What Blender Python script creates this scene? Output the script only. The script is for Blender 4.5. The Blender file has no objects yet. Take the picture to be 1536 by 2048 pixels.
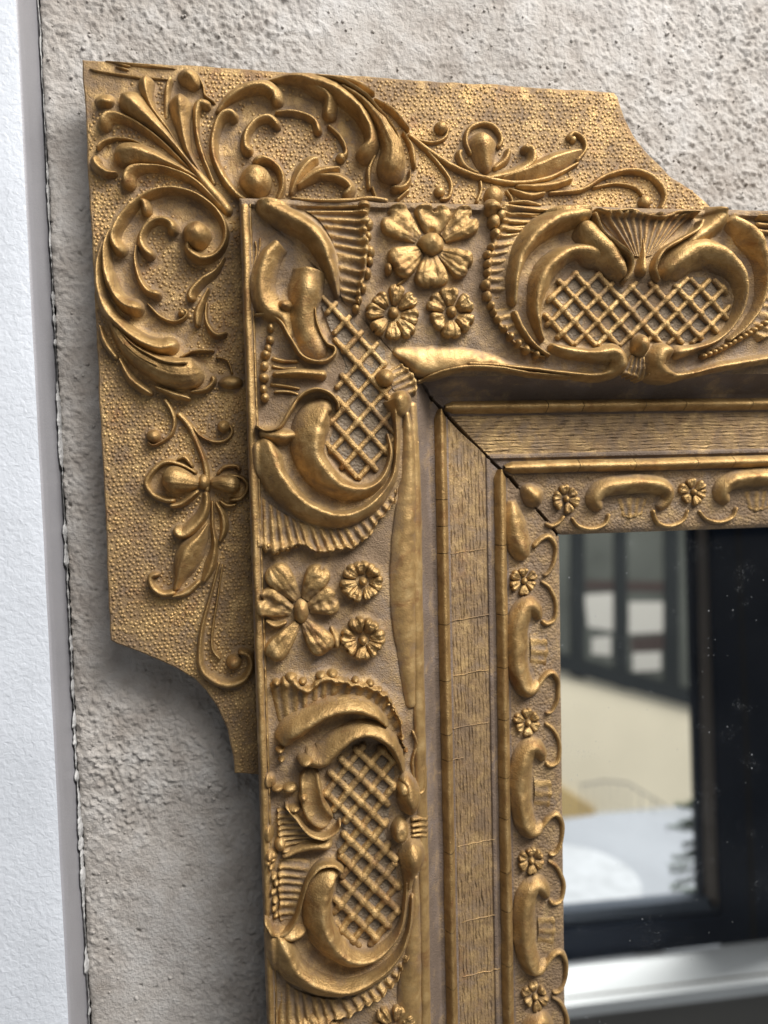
import bpy, math, random
import numpy as np
from mathutils import Matrix, Vector

random.seed(7)
rng = np.random.default_rng(7)
SC = bpy.context.scene
COL = SC.collection

# ------------------------------------------------------------------ camera
# Plane units: 1 unit = 0.2 mm.  u to the right, v down, h out of the wall.
S = 0.0002
F = 1540.0                                   # focal length in photo pixels
CAM_U, CAM_V, CAM_H = 556.0, 948.0, 1640.0   # camera position in plane units
dX = np.array([11300.0, -354.0, 1540.0]); dX /= np.linalg.norm(dX)
dV = np.array([822.0, 29000.0, 1540.0]); dV -= dX * dV.dot(dX); dV /= np.linalg.norm(dV)
dN = np.cross(dX, dV)

def W(u, v, h):
    return (u * S, -h * S, -v * S)

cam = bpy.data.cameras.new('camera')
cam_ob = bpy.data.objects.new('camera', cam)
COL.objects.link(cam_ob)
def _axis(k):                                # camera axis k in blender world
    return Vector((dX[k], dN[k], -dV[k]))
_r, _d, _f = _axis(0), _axis(1), _axis(2)
_M = Matrix.Identity(4)
for _i in range(3):
    _M[_i][0] = _r[_i]; _M[_i][1] = -_d[_i]; _M[_i][2] = -_f[_i]
_p = W(CAM_U, CAM_V, CAM_H)
for _i in range(3):
    _M[_i][3] = _p[_i]
cam_ob.matrix_world = _M
cam.sensor_fit = 'VERTICAL'
cam.sensor_height = 36.0
cam.lens = F / 2048.0 * 36.0
cam.clip_start = 0.01
cam.clip_end = 200.0
cam.dof.use_dof = True
cam.dof.focus_distance = 1535.0 * S
cam.dof.aperture_fstop = 6.3
SC.camera = cam_ob
SC.render.resolution_x, SC.render.resolution_y = 768, 1024

# ------------------------------------------------------------------ light
world = bpy.data.worlds.new('World'); SC.world = world
world.use_nodes = True
bg = world.node_tree.nodes['Background']
bg.inputs[0].default_value = (0.93, 0.96, 1.0, 1)
bg.inputs[1].default_value = 0.17

def area(name, loc, target, size, energy, color, size_y=None):
    l = bpy.data.lights.new(name, 'AREA'); l.energy = energy; l.color = color
    l.size = size
    if size_y:
        l.shape = 'RECTANGLE'; l.size_y = size_y
    o = bpy.data.objects.new(name, l); COL.objects.link(o)
    o.location = loc
    o.rotation_euler = (Vector(target) - Vector(loc)).to_track_quat('-Z', 'Y').to_euler()
    return o

# soft window daylight falling from above and a little from the right
area('window_daylight', (0.39, -0.42, 0.27), (0.16, 0.0, -0.2), 0.66, 6.2, (1.0, 0.978, 0.945), 0.34)
# daylight in the yard that the mirror reflects
area('yard_daylight', (3.2, -3.2, 4.2), (2.6, -5.0, -1.6), 3.0, 1000, (1.0, 0.98, 0.95))

SC.view_settings.view_transform = 'Standard'
SC.view_settings.look = 'None'
SC.view_settings.exposure = 0.0
SC.view_settings.gamma = 1.0
SC.view_settings.use_curve_mapping = False
SC.render.engine = 'CYCLES'
SC.cycles.use_denoising = True
SC.cycles.max_bounces = 8

# ------------------------------------------------------------------ projection helpers
def ray(px, py):
    d = np.stack([(np.asarray(px, float) - 768) / F, (np.asarray(py, float) - 1024) / F,
                  np.ones_like(np.asarray(px, float))], -1)
    return d @ dX, d @ dV, d @ dN
def unproj(px, py, h):
    du, dv, dn = ray(px, py)
    t = (CAM_H - h) / dn
    return CAM_U + du * t, CAM_V + dv * t
def proj(u, v, h):
    a = np.array([u - CAM_U, v - CAM_V, CAM_H - h])
    c = dX * a[0] + dV * a[1] + dN * a[2]
    return 768 + F * c[0] / c[2], 1024 + F * c[1] / c[2]

# ------------------------------------------------------------------ noise
def _hash(ix, iy, seed):
    n = (ix.astype(np.int64) * 374761393 + iy.astype(np.int64) * 668265263 + seed * 974711) & 0xffffffff
    n = ((n ^ (n >> 13)) * 1274126177) & 0xffffffff
    return ((n ^ (n >> 16)) & 0xffff) / 65535.0
def vn(x, y, seed=0):
    ix, iy = np.floor(x), np.floor(y)
    fx, fy = x - ix, y - iy
    fx = fx * fx * fx * (fx * (fx * 6 - 15) + 10); fy = fy * fy * fy * (fy * (fy * 6 - 15) + 10)
    a, b = _hash(ix, iy, seed), _hash(ix + 1, iy, seed)
    c, d = _hash(ix, iy + 1, seed), _hash(ix + 1, iy + 1, seed)
    return (a + (b - a) * fx) * (1 - fy) + (c + (d - c) * fx) * fy - 0.5
def fbm(x, y, seed=0, octv=4, gain=0.5):
    r, a = 0, 1.0
    for i in range(octv):
        r = r + a * vn(x, y, seed + i * 17); x = x * 2.03 + 11.3; y = y * 2.03 + 5.7; a *= gain
    return r

# ------------------------------------------------------------------ materials
def new_mat(name):
    m = bpy.data.materials.new(name); m.use_nodes = True
    nt = m.node_tree; nt.nodes.clear()
    out = nt.nodes.new('ShaderNodeOutputMaterial')
    b = nt.nodes.new('ShaderNodeBsdfPrincipled')
    nt.links.new(b.outputs[0], out.inputs[0])
    return m, nt, b
def nd(nt, typ, **kw):
    n = nt.nodes.new(typ)
    for k, v in kw.items():
        setattr(n, k, v)
    return n
def coords(nt, scale=None):                  # object coordinates in plane units
    tc = nd(nt, 'ShaderNodeTexCoord'); mp = nd(nt, 'ShaderNodeMapping')
    s = 1.0 / S
    mp.inputs['Scale'].default_value = scale or (s, s, s)
    nt.links.new(tc.outputs['Object'], mp.inputs[0])
    return mp.outputs[0]
def noise(nt, co, feature, detail=4, rough=0.55, dist=0.0):
    n = nd(nt, 'ShaderNodeTexNoise')
    n.inputs['Scale'].default_value = 1.0 / feature
    n.inputs['Detail'].default_value = detail
    n.inputs['Roughness'].default_value = rough
    n.inputs['Distortion'].default_value = dist
    nt.links.new(co, n.inputs['Vector'])
    return n.outputs[0]
def ramp(nt, fac, stops):
    r = nd(nt, 'ShaderNodeValToRGB')
    el = r.color_ramp.elements
    while len(el) < len(stops):
        el.new(0.5)
    for e, (p, c) in zip(el, stops):
        e.position = p; e.color = (c, c, c, 1) if isinstance(c, (int, float)) else (*c, 1)
    nt.links.new(fac, r.inputs[0])
    return r.outputs[0]
def math_(nt, op, a, b=None, clamp=False):
    n = nd(nt, 'ShaderNodeMath', operation=op); n.use_clamp = clamp
    for i, x in enumerate((a, b)):
        if x is None: continue
        if isinstance(x, (int, float)): n.inputs[i].default_value = x
        else: nt.links.new(x, n.inputs[i])
    return n.outputs[0]
def mix(nt, fac, a, b):
    n = nd(nt, 'ShaderNodeMix', data_type='RGBA')
    for s, x in ((n.inputs[0], fac), (n.inputs[6], a), (n.inputs[7], b)):
        if isinstance(x, (int, float)): s.default_value = x
        elif isinstance(x, tuple): s.default_value = (*x, 1)
        else: nt.links.new(x, s)
    return n.outputs[2]
def bump(nt, height, dist, strength=1.0, normal=None):
    b = nd(nt, 'ShaderNodeBump')
    b.inputs['Strength'].default_value = strength
    b.inputs['Distance'].default_value = dist * S
    nt.links.new(height, b.inputs['Height'])
    if normal is not None: nt.links.new(normal, b.inputs['Normal'])
    return b.outputs[0]

GOLD_D, GOLD_M, GOLD_L = (0.215, 0.129, 0.051), (0.35, 0.22, 0.086), (0.49, 0.338, 0.155)
PATINA_SHADE, PATINA2 = (0.165, 0.11, 0.064), (0.25, 0.20, 0.162)  # primer tones; the brown one is deepened to carry some recess shade
RUST = (0.20, 0.092, 0.034)

def gilt(name, bias, fine=1.0, extra=None, metal=0.85, pat=(PATINA_SHADE, PATINA2)):
    """bronze powder gilding over a mauve-brown primer; 'wear' follows relief height: rubbed crests, recesses browned partly in place of shade"""
    m, nt, b = new_mat(name)
    co = coords(nt)
    at = nd(nt, 'ShaderNodeAttribute', attribute_name='wear')
    n1 = noise(nt, co, 34, 6, 0.62, 0.4)
    n2 = noise(nt, co, 3.2, 3, 0.6)
    n3 = noise(nt, co, 110, 4, 0.55)
    g = ramp(nt, n1, [(0.28, GOLD_D), (0.5, GOLD_M), (0.74, GOLD_L)])
    w = math_(nt, 'ADD', math_(nt, 'MULTIPLY', at.outputs['Fac'], 1.0), bias)
    w = math_(nt, 'ADD', w, math_(nt, 'MULTIPLY', math_(nt, 'SUBTRACT', n1, 0.5), 1.5))
    w = math_(nt, 'ADD', w, math_(nt, 'MULTIPLY', math_(nt, 'SUBTRACT', n3, 0.5), 1.4))
    w = math_(nt, 'ADD', w, math_(nt, 'MULTIPLY', math_(nt, 'SUBTRACT', n2, 0.5), 0.7))
    w = ramp(nt, w, [(0.02, 0.0), (0.85, 1.0)])
    prim = ramp(nt, n3, [(0.46, pat[0]), (0.74, pat[1])])
    g = mix(nt, ramp(nt, noise(nt, co, 75, 7, 0.7, 0.8), [(0.54, 0.0), (0.68, 0.75)]), g, RUST)
    c = mix(nt, w, prim, g)
    dust = ramp(nt, noise(nt, co, 2.6, 2, 0.5), [(0.70, 0.0), (0.80, 0.16)])
    c = mix(nt, dust, c, (0.60, 0.46, 0.26))
    nt.links.new(c, b.inputs['Base Color'])
    nt.links.new(math_(nt, 'ADD', math_(nt, 'MULTIPLY', w, metal - 0.2), 0.2), b.inputs['Metallic'])
    r = math_(nt, 'SUBTRACT', 0.74, math_(nt, 'MULTIPLY', w, 0.19))
    r = math_(nt, 'ADD', r, math_(nt, 'MULTIPLY', math_(nt, 'SUBTRACT', n2, 0.5), 0.25))
    nt.links.new(r, b.inputs['Roughness'])
    n4 = noise(nt, co, 7.0, 4, 0.65)
    h = math_(nt, 'ADD', math_(nt, 'MULTIPLY', n2, 1.0), math_(nt, 'ADD', math_(nt, 'MULTIPLY', n1, 0.9), math_(nt, 'MULTIPLY', n4, 0.7)))
    nrm = bump(nt, h, 2.5 * fine, 0.85)
    if extra: nrm = extra(nt, co, nrm)
    nt.links.new(nrm, b.inputs['Normal'])
    return m

def stipple_bump(nt, co, nrm):
    v = nd(nt, 'ShaderNodeTexVoronoi'); v.inputs['Scale'].default_value = 1 / 6.0
    nt.links.new(co, v.inputs['Vector'])
    return bump(nt, math_(nt, 'SUBTRACT', 1.0, v.outputs['Distance']), 2.6, 0.8, nrm)

def hatch(axis, zig):
    """fine engraved dashes running along the rail, with a faint zigzag of lozenges"""
    def ex(nt, co, nrm):
        sx = nd(nt, 'ShaderNodeSeparateXYZ'); nt.links.new(co, sx.inputs[0])
        along, across = (sx.outputs[0], sx.outputs[2]) if axis == 'top' else (sx.outputs[2], sx.outputs[0])
        st = nd(nt, 'ShaderNodeMapping'); st.inputs['Scale'].default_value = (0.22, 1, 1) if axis == 'top' else (1, 1, 0.22)
        nt.links.new(co, st.inputs[0])
        dis = math_(nt, 'MULTIPLY', math_(nt, 'SUBTRACT', noise(nt, st.outputs[0], 14, 3), 0.5), 14.0)
        lines = math_(nt, 'SINE', math_(nt, 'MULTIPLY', math_(nt, 'ADD', across, dis), 0.80))
        pp = math_(nt, 'PINGPONG', along, 75.0)
        band = math_(nt, 'SINE', math_(nt, 'MULTIPLY', math_(nt, 'ADD', pp, math_(nt, 'ADD', across, dis)), 0.16))
        band = ramp(nt, band, [(0.0, 1.0 - zig), (0.4, 1.0)])
        brk = ramp(nt, noise(nt, st.outputs[0], 6, 3), [(0.42, 0.0), (0.62, 1.0)])
        h = math_(nt, 'MULTIPLY', math_(nt, 'MULTIPLY', lines, band), brk)
        return bump(nt, h, 2.4, 0.9, nrm)
    return ex

M = {
    'gold': gilt('gilded_ornament', 0.28, 0.7, None, 0.78),
    'smooth': gilt('smooth_gilding', 0.12, 0.3, None, 0.7),
    'bead': gilt('gilded_bead', 0.25, 0.8, None, 0.8),
    'ground': gilt('gilded_ground', 0.05, 1.2, None, 0.65),
    'bed': gilt('dull_lattice_bed', -0.12, 1.2, stipple_bump, 0.5, ((0.16, 0.118, 0.075), (0.22, 0.185, 0.15))),
    'lattice': gilt('gilded_lattice', 0.18, 1.0, None, 0.75),
    'plate': gilt('gilded_plate', 0.18, 1.1, None, 0.7),
    'stip': gilt('gilded_stipple', 0.12, 0.3, None, 0.65),
    'inner': gilt('gilded_inner_band', 0.02, 1.0, stipple_bump, 0.6),
    'panel_top': gilt('engraved_panel_top', 0.10, 0.6, hatch('top', 0.7), 0.6),
    'panel_side': gilt('engraved_panel_side', 0.02, 0.6, hatch('side', 0.35), 0.55),
    'cove': gilt('shaded_brown_cove', -0.22, 1.2, None, 0.45, ((0.13, 0.092, 0.066), (0.20, 0.155, 0.13))),  # brown deepened in the colour for shade under the overhanging band
}

def simple(name, color, rough=0.5, metal=0.0, var=0.0, feature=40, bdist=0.0, bfeat=5):
    m, nt, b = new_mat(name)
    b.inputs['Roughness'].default_value = rough
    b.inputs['Metallic'].default_value = metal; b.inputs['Specular IOR Level'].default_value = 0.3
    if var:
        co = coords(nt)
        n = noise(nt, co, feature, 5)
        lo = tuple(max(0, c * (1 - var)) for c in color); hi = tuple(min(1, c * (1 + var)) for c in color)
        nt.links.new(ramp(nt, n, [(0.3, lo), (0.7, hi)]), b.inputs['Base Color'])
        if bdist:
            nt.links.new(bump(nt, noise(nt, co, bfeat, 4), bdist), b.inputs['Normal'])
    else:
        b.inputs['Base Color'].default_value = (*color, 1)
    return m

# ------------------------------------------------------------------ mesh helpers
def mesh_obj(name, verts, faces, mat, parent=None, wear=None, smooth=True, loc=(0, 0, 0), flip=True):
    """verts in plane units (u, v, h); faces: int array (n,4)/(n,3) or list"""
    V = np.asarray(verts, float)
    P = np.stack([V[:, 0] * S, -V[:, 2] * S, -V[:, 1] * S], 1)
    me = bpy.data.meshes.new(name)
    if isinstance(faces, np.ndarray):
        k = faces.shape[1]; nf = len(faces)
        me.vertices.add(len(P)); me.vertices.foreach_set('co', P.astype(np.float32).ravel())
        me.loops.add(nf * k); me.loops.foreach_set('vertex_index', faces.astype(np.int32).ravel())
        me.polygons.add(nf)
        me.polygons.foreach_set('loop_start', np.arange(0, nf * k, k, dtype=np.int32))
        me.update(calc_edges=True); me.validate()
    else:
        me.from_pydata(P.tolist(), [], faces); me.update()
    me.polygons.foreach_set('use_smooth', np.full(len(me.polygons), smooth, dtype=bool))
    if wear is not None:
        a = me.attributes.new('wear', 'FLOAT', 'POINT')
        a.data.foreach_set('value', np.broadcast_to(np.asarray(wear, np.float32), (len(P),)).astype(np.float32).ravel())
    nrm = np.empty(len(me.polygons) * 3, np.float32); me.polygons.foreach_get('normal', nrm)
    if flip and nrm[1::3].mean() > 0: me.flip_normals()
    me.materials.append(mat)
    o = bpy.data.objects.new(name, me); COL.objects.link(o)
    if parent is not None: o.parent = parent
    o.location = loc
    return o
def grid_faces(n, m, closed=False):
    i = np.arange(n - 1)[:, None]; j = np.arange(m if closed else m - 1)[None, :]
    a = i * m + j; b = i * m + (j + 1) % m; c = (i + 1) * m + (j + 1) % m; d = (i + 1) * m + j
    return np.stack([a, d, c, b], -1).reshape(-1, 4)
def tag(o, label, cat=None, group=None, kind=None):
    if label: o['label'] = label
    if cat: o['category'] = cat
    if group: o['group'] = group
    if kind: o['kind'] = kind
    return o
def empty(name, u, v, h):
    o = bpy.data.objects.new(name, None); COL.objects.link(o); o.location = W(u, v, h); o.empty_display_size = 0.01
    return o

# ------------------------------------------------------------------ frame profile
# (pixel on the side rail at y=1300, pixel on the top rail at x=1150, height)
PROFILE = [
    (509, 414, 20), (509, 413, 148), (513, 416, 156), (525, 424, 156), (533, 430, 146), (600, 490, 149),
    (680, 570, 150), (770, 670, 147), (828, 738, 140), (845, 751, 133), (856, 766, 108), (866, 783, 82), (870, 791, 75),
    (876, 798, 74), (902, 826, 71), (905, 829, 69), (977, 905, 63), (980, 908, 66), (985, 913, 66),
    (988, 916, 60), (1020, 947, 56), (1024, 951, 55), (1113, 1061, 46), (1120, 1068, 40), (1121, 1069, 6)]
PU = np.array([float(unproj(a, 1300, h)[0]) for a, b, h in PROFILE])
PV = np.array([float(unproj(1150, b, h)[1]) for a, b, h in PROFILE])
PH = np.array([h for a, b, h in PROFILE], float)
PU = np.maximum.accumulate(PU + np.arange(len(PU)) * 1e-3); PV = np.maximum.accumulate(PV + np.arange(len(PV)) * 1e-3)
PS = np.arange(len(PU), dtype=float)
def rail_h(u, v):
    s = np.minimum(np.interp(u, PU, PS, left=1, right=len(PS)), np.interp(v, PV, PS, left=1, right=len(PS)))
    s = np.clip(s, 1, len(PS) - 2)
    return np.interp(s, PS, PH)
PLATE_H = 72.0
def plate_h(u, v):
    return np.full(np.shape(u), PLATE_H)
V_END, U_END = 2460.0, 1960.0

def to_uv(px, py, base, dh=8.0):
    h = 100.0
    for _ in range(6):
        u, v = unproj(px, py, h); h = base(u, v) + dh
    return u, v

FRAME = empty('mirror_frame', PU[1], V_END, 0)
tag(FRAME, 'ornate carved gilded mirror frame with scrollwork, flowers and lattice panels against the plaster wall', 'mirror frame')
FOFF = tuple(-c for c in FRAME.location)

# current part: the first mesh made after part() is the part, the following ones are its sub-parts
class Cur: pass
CUR = Cur(); CUR.name = None; CUR.ob = None; CUR.base = rail_h; CUR.mat = M['gold']
def part(name, base=None, mat=None):
    CUR.name = name; CUR.ob = None
    if base is not None: CUR.base = base
    CUR.mat = mat or M['gold']
def emit(name, verts, faces, wear, mat=None):
    mat = mat or CUR.mat
    if CUR.ob is None:
        CUR.ob = mesh_obj(CUR.name, verts, faces, mat, FRAME, wear, loc=FOFF); return CUR.ob
    return mesh_obj(name, verts, faces, mat, CUR.ob, wear)
SPLAT = {'rail': [], 'plate': []}            # relief heights, from which the ground swells up to the ornament
NO_SWELL = ('lattice_bar', 'crack_ridge', 'torn_flake', 'bead_length', 'rim_strip', 'rim_line')
def splat(name, base, U, V, H):
    if name in NO_SWELL or base not in (rail_h, plate_h): return
    SPLAT['rail' if base is rail_h else 'plate'].append(np.stack([U.ravel(), V.ravel(), H.ravel()], 1))
STROKES = []                                # sampled footprints on the corner plate

def catmull(P, step):
    P = np.asarray(P, float)
    if len(P) == 2:
        P = np.vstack([P[0], (P[0] + P[1]) / 2, P[1]])
    Q = np.vstack([2 * P[0] - P[1], P, 2 * P[-1] - P[-2]])
    out = []
    for i in range(1, len(Q) - 2):
        p0, p1, p2, p3 = Q[i - 1], Q[i], Q[i + 1], Q[i + 2]
        n = max(2, int(math.hypot(*(p2 - p1)[:2]) / step))
        t = np.linspace(0, 1, n, endpoint=False)[:, None]
        out.append(0.5 * (2 * p1 + (p2 - p0) * t + (2 * p0 - 5 * p1 + 4 * p2 - p3) * t ** 2 + (3 * p1 - p0 - 3 * p2 + p3) * t ** 3))
    out.append(P[-1][None])
    R = np.vstack(out); R[:, 2:] = np.maximum(R[:, 2:], 0.4)
    return R

def prof(kind, t, k=0.0):
    tt = np.where(t > k, (t - k) / (1 - k), (t - k) / (1 + k))
    r = np.clip(1 - tt * tt, 0, 1)
    if kind == 'r': return 0.54 * r ** 0.6 + 0.46 * (0.5 + 0.5 * np.cos(np.pi * np.clip(tt, -1, 1)))
    if kind == 'a': return 0.5 * r ** 0.6 + 0.5 * np.clip(1 - np.abs(tt), 0, 1) ** 0.85       # finger with a crest
    if kind == 's': return r ** 0.9                    # softer
    if kind == 'k': return 0.45 * r ** 0.6 + 0.55 * np.clip(1 - np.abs(tt), 0, 1) ** 1.3   # keeled
    if kind == 'f': return np.clip(1 - tt ** 6, 0, 1)  # flat ribbon
    if kind == 'g': return np.clip(1 - tt ** 8, 0, 1) * (0.45 + 0.55 * np.abs(tt) ** 2.2)   # hollowed, raised rims
    if kind == 'p': return r ** 0.5 * (1 - 0.22 * np.exp(-(t / 0.16) ** 2)) * (1 + 0.05 * np.cos(t * 22))   # petal
    if kind == 'd': return r ** 0.55 * (1 - 0.13 * np.cos(t * 13) ** 2)                     # fluted
    raise ValueError(kind)

def ridge_uv(name, R, kind='r', skew=0.0, base=None, caps='rr', nacross=None, mat=None, rough=1.0, wear0=0.0):
    """R rows (u, v, halfwidth, height); a swept relief band that dies into the ground along its edges"""
    base = base or CUR.base
    d = np.gradient(R[:, :2], axis=0); L = np.hypot(d[:, 0], d[:, 1]); L[L == 0] = 1; d /= L[:, None]
    nrm = np.stack([-d[:, 1], d[:, 0]], 1)
    s = np.concatenate([[0], np.cumsum(np.hypot(*np.diff(R[:, :2], axis=0).T))])
    w = R[:, 2].copy(); hh = R[:, 3].copy()
    for c, dist, wr in ((caps[0], s, w[0]), (caps[1], s[-1] - s, w[-1])):
        if c == 'r':
            q = np.clip(dist / max(wr, 2.0), 0, 1); f = np.sqrt(np.clip(1 - (1 - q) ** 2, 0, 1))
            w = w * np.maximum(f, 0.06); hh = hh * f ** 0.8 - 4 * (1 - f)
        elif c == 'c':                          # broken end: drops steeply
            q = np.clip(dist / 1.2, 0, 1); hh = hh * (0.25 + 0.75 * q) - 3 * (1 - q)
    m = nacross or int(np.clip(R[:, 2].max() * 0.9, 7, 19)) | 1
    th = np.linspace(-1, 1, m); t = np.sin(th * math.pi / 2) * 0.6 + th * 0.4
    p = prof(kind, t, skew)
    U = R[:, 0:1] + nrm[:, 0:1] * w[:, None] * t; Vv = R[:, 1:2] + nrm[:, 1:2] * w[:, None] * t
    n1 = fbm(U / 26, Vv / 26, 3, 3); n2 = fbm(U / 9, Vv / 9, 9, 2)
    amp = np.minimum(w, 26)[:, None]
    U = U + n1 * amp * 0.08 * rough; Vv = Vv + fbm(U / 30, Vv / 30, 21, 2) * amp * 0.08 * rough
    H = hh[:, None] * p * (1 + 0.11 * n1 * rough) + (n2 * 0.055 * np.minimum(amp, 14) * rough) * p
    H = np.where(np.abs(t)[None, :] > 0.999, -5.0, H)
    B = base(U, Vv)
    splat(name, base, U, Vv, H)
    wear = np.clip(wear0 + np.clip(H, 0, None) / max(hh.max(), 6.0), 0, 1)
    V = np.stack([U, Vv, B + H], -1).reshape(-1, 3)
    if base is plate_h:
        STROKES.append(np.stack([R[:, 0], R[:, 1], R[:, 2]], 1)[::3])
    return emit(name, V, grid_faces(len(R), m), wear.ravel(), mat)

def zt(z, pts):
    ox, oy, s = z
    return [(ox + p[0] * s, oy + p[1] * s) + tuple(p[2:]) for p in pts]

def ridge(name, z, pts, kind='r', skew=0.0, base=None, caps='rr', mat=None, step=3.2, rough=1.0):
    """pts (x, y, halfwidth, height): x, y, halfwidth in zoom pixels of z, height in plane units"""
    base = base or CUR.base
    P = np.array([(a, b, w * z[2], h) for (a, b, w, h) in zt(z, pts)], float)
    u, v = to_uv(P[:, 0], P[:, 1], base, P[:, 3].mean() * 0.6)
    sc = (CAM_H - base(u, v)) / F * (1.20 if kind in 'ra' else 1.08)
    R = catmull(np.stack([u, v, P[:, 2] * sc, P[:, 3]], 1), step)
    return ridge_uv(name, R, kind, skew, base, caps, None, mat, rough)

def line(name, z, pts, w, h, kind='r', skew=0.0, **kw):
    """a strand of constant or end-to-end varying width"""
    n = len(pts)
    ws = [w] * n if isinstance(w, (int, float)) else list(np.interp(np.linspace(0, 1, n), np.linspace(0, 1, len(w)), w))
    hs = [h] * n if isinstance(h, (int, float)) else list(np.interp(np.linspace(0, 1, n), np.linspace(0, 1, len(h)), h))
    return ridge(name, z, [(x, y, a, b) for (x, y), a, b in zip(pts, ws, hs)], kind, skew, **kw)

def dome(name, z, x, y, rx, ry, h, rot=0.0, base=None, mat=None, power=0.55, rough=1.0, dent=0.0, lobes=0):
    base = base or CUR.base
    (px, py), = zt(z, [(x, y)]); s = z[2]
    u, v = to_uv(np.array(px), np.array(py), base, h * 0.4)
    sc = float((CAM_H - base(u, v)) / F)
    nr = 13 if rx * s > 10 else 8; ns = 36 if rx * s > 10 else 20
    r = np.linspace(0, 1, nr); r = np.sin(r * math.pi / 2)
    a = np.linspace(0, 2 * math.pi, ns, endpoint=False)
    Rr, A = np.meshgrid(r, a, indexing='ij')
    lob = 1 + (0.10 * np.cos(A * lobes) if lobes else 0)
    X = Rr * np.cos(A) * rx * s * sc * lob; Y = Rr * np.sin(A) * ry * s * sc * lob
    c, q = math.cos(rot), math.sin(rot)
    U = u + X * c - Y * q; Vv = v + X * q + Y * c
    n1 = fbm(U / 22, Vv / 22, 5, 3)
    H = h * np.clip(1 - Rr ** 2, 0, 1) ** power * (1 + 0.10 * n1 * rough) - dent * h * np.exp(-(Rr / 0.4) ** 2)
    U = U + n1 * rx * s * 0.10 * rough * Rr; Vv = Vv + fbm(U / 20, Vv / 20, 15, 2) * rx * s * 0.12 * rough * Rr
    H[-1] = -5
    B = base(U, Vv)
    splat(name, base, U, Vv, H)
    if base is plate_h: STROKES.append(np.array([[float(u), float(v), max(rx, ry) * s]]))
    V = np.stack([U, Vv, B + H], -1).reshape(-1, 3)
    return emit(name, V, grid_faces(nr, ns, True), np.clip(H / h, 0, 1).ravel(), mat)

def fan(name, z, inner, outer, hin, hout, ribs, amp, lip=6.0, ragged=5.0, base=None, mat=None, curve=0.6, lipw=0.10, endfade=0.10):
    """ribbed shell: a surface lofted between two lines, fluted from one to the other, with a curled ragged lip"""
    base = base or CUR.base
    def res(P, n):
        P = np.array(zt(z, P), float); u, v = to_uv(P[:, 0], P[:, 1], base, 10)
        R = catmull(np.stack([u, v, np.ones_like(u), np.ones_like(u)], 1), 3.0)[:, :2]
        s = np.concatenate([[0], np.cumsum(np.hypot(*np.diff(R, axis=0).T))]); q = np.linspace(0, s[-1], n)
        return np.stack([np.interp(q, s, R[:, 0]), np.interp(q, s, R[:, 1])], 1), s[-1]
    _, Lo = res(outer, 10)
    n = max(ribs * 8, int(Lo / 2.6))
    A, _ = res(inner, n); B, _ = res(outer, n)
    m = 22
    t = np.linspace(0, 1, m)
    sp = np.linspace(0, 1, n)
    wob = fbm(sp * ribs * 0.7, sp * 0 + 3.3, 31, 2)
    edge = fbm(sp * ribs * 1.1, sp * 0 + 9.1, 77, 3)
    D = B - A; DL = np.hypot(D[:, 0], D[:, 1]); DL[DL < 1] = 1
    B = B + D / DL[:, None] * (edge * ragged * 2)[:, None]
    P = A[:, None, :] * (1 - t)[None, :, None] + B[:, None, :] * t[None, :, None]
    rip = np.sin(2 * math.pi * (sp * ribs + 0.35 * wob))
    rip = np.sign(rip) * np.abs(rip) ** 0.8
    H = hin + (hout - hin) * t[None, :] ** curve + 0.72 * amp * rip[:, None] * (0.25 + 0.75 * np.sin(np.clip(t, 0, 1) * math.pi * 0.62))[None, :]
    lipn = 0.55 + 0.9 * np.clip(fbm(sp * ribs * 1.3, sp * 0 + 1.7, 51, 2) + 0.3, 0, 1)
    H = H + lip * lipn[:, None] * np.exp(-((t - (1 - lipw)) / (lipw * 0.8)) ** 2)[None, :]
    H = H + fbm(P[..., 0] / 8, P[..., 1] / 8, 13, 2) * 1.6
    env = np.clip(np.minimum(sp, 1 - sp) / endfade, 0, 1)[:, None] ** 0.6
    H = H * env - 3.5 * (1 - env)
    H[:, -1] = -6; H[:, 0] = np.minimum(H[:, 0], hin)
    H[0, :] = -4; H[-1, :] = -4
    Bh = base(P[..., 0], P[..., 1])
    splat(name, base, P[..., 0], P[..., 1], H)
    V = np.concatenate([P, (Bh + H)[..., None]], -1).reshape(-1, 3)
    wear = np.clip(0.30 + 0.35 * rip[:, None] + 0.5 * np.exp(-((t - (1 - lipw)) / (lipw * 1.2)) ** 2)[None, :], 0, 1)
    return emit(name, V, grid_faces(n, m), wear.ravel(), mat or M['lattice'])

def inside(poly, x, y):
    r = np.zeros(np.shape(x), bool); n = len(poly)
    for i in range(n):
        x0, y0 = poly[i]; x1, y1 = poly[(i + 1) % n]
        c = ((y0 > y) != (y1 > y)) & (x < (x1 - x0) * (y - y0) / (y1 - y0 + 1e-9) + x0)
        r ^= c
    return r

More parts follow.
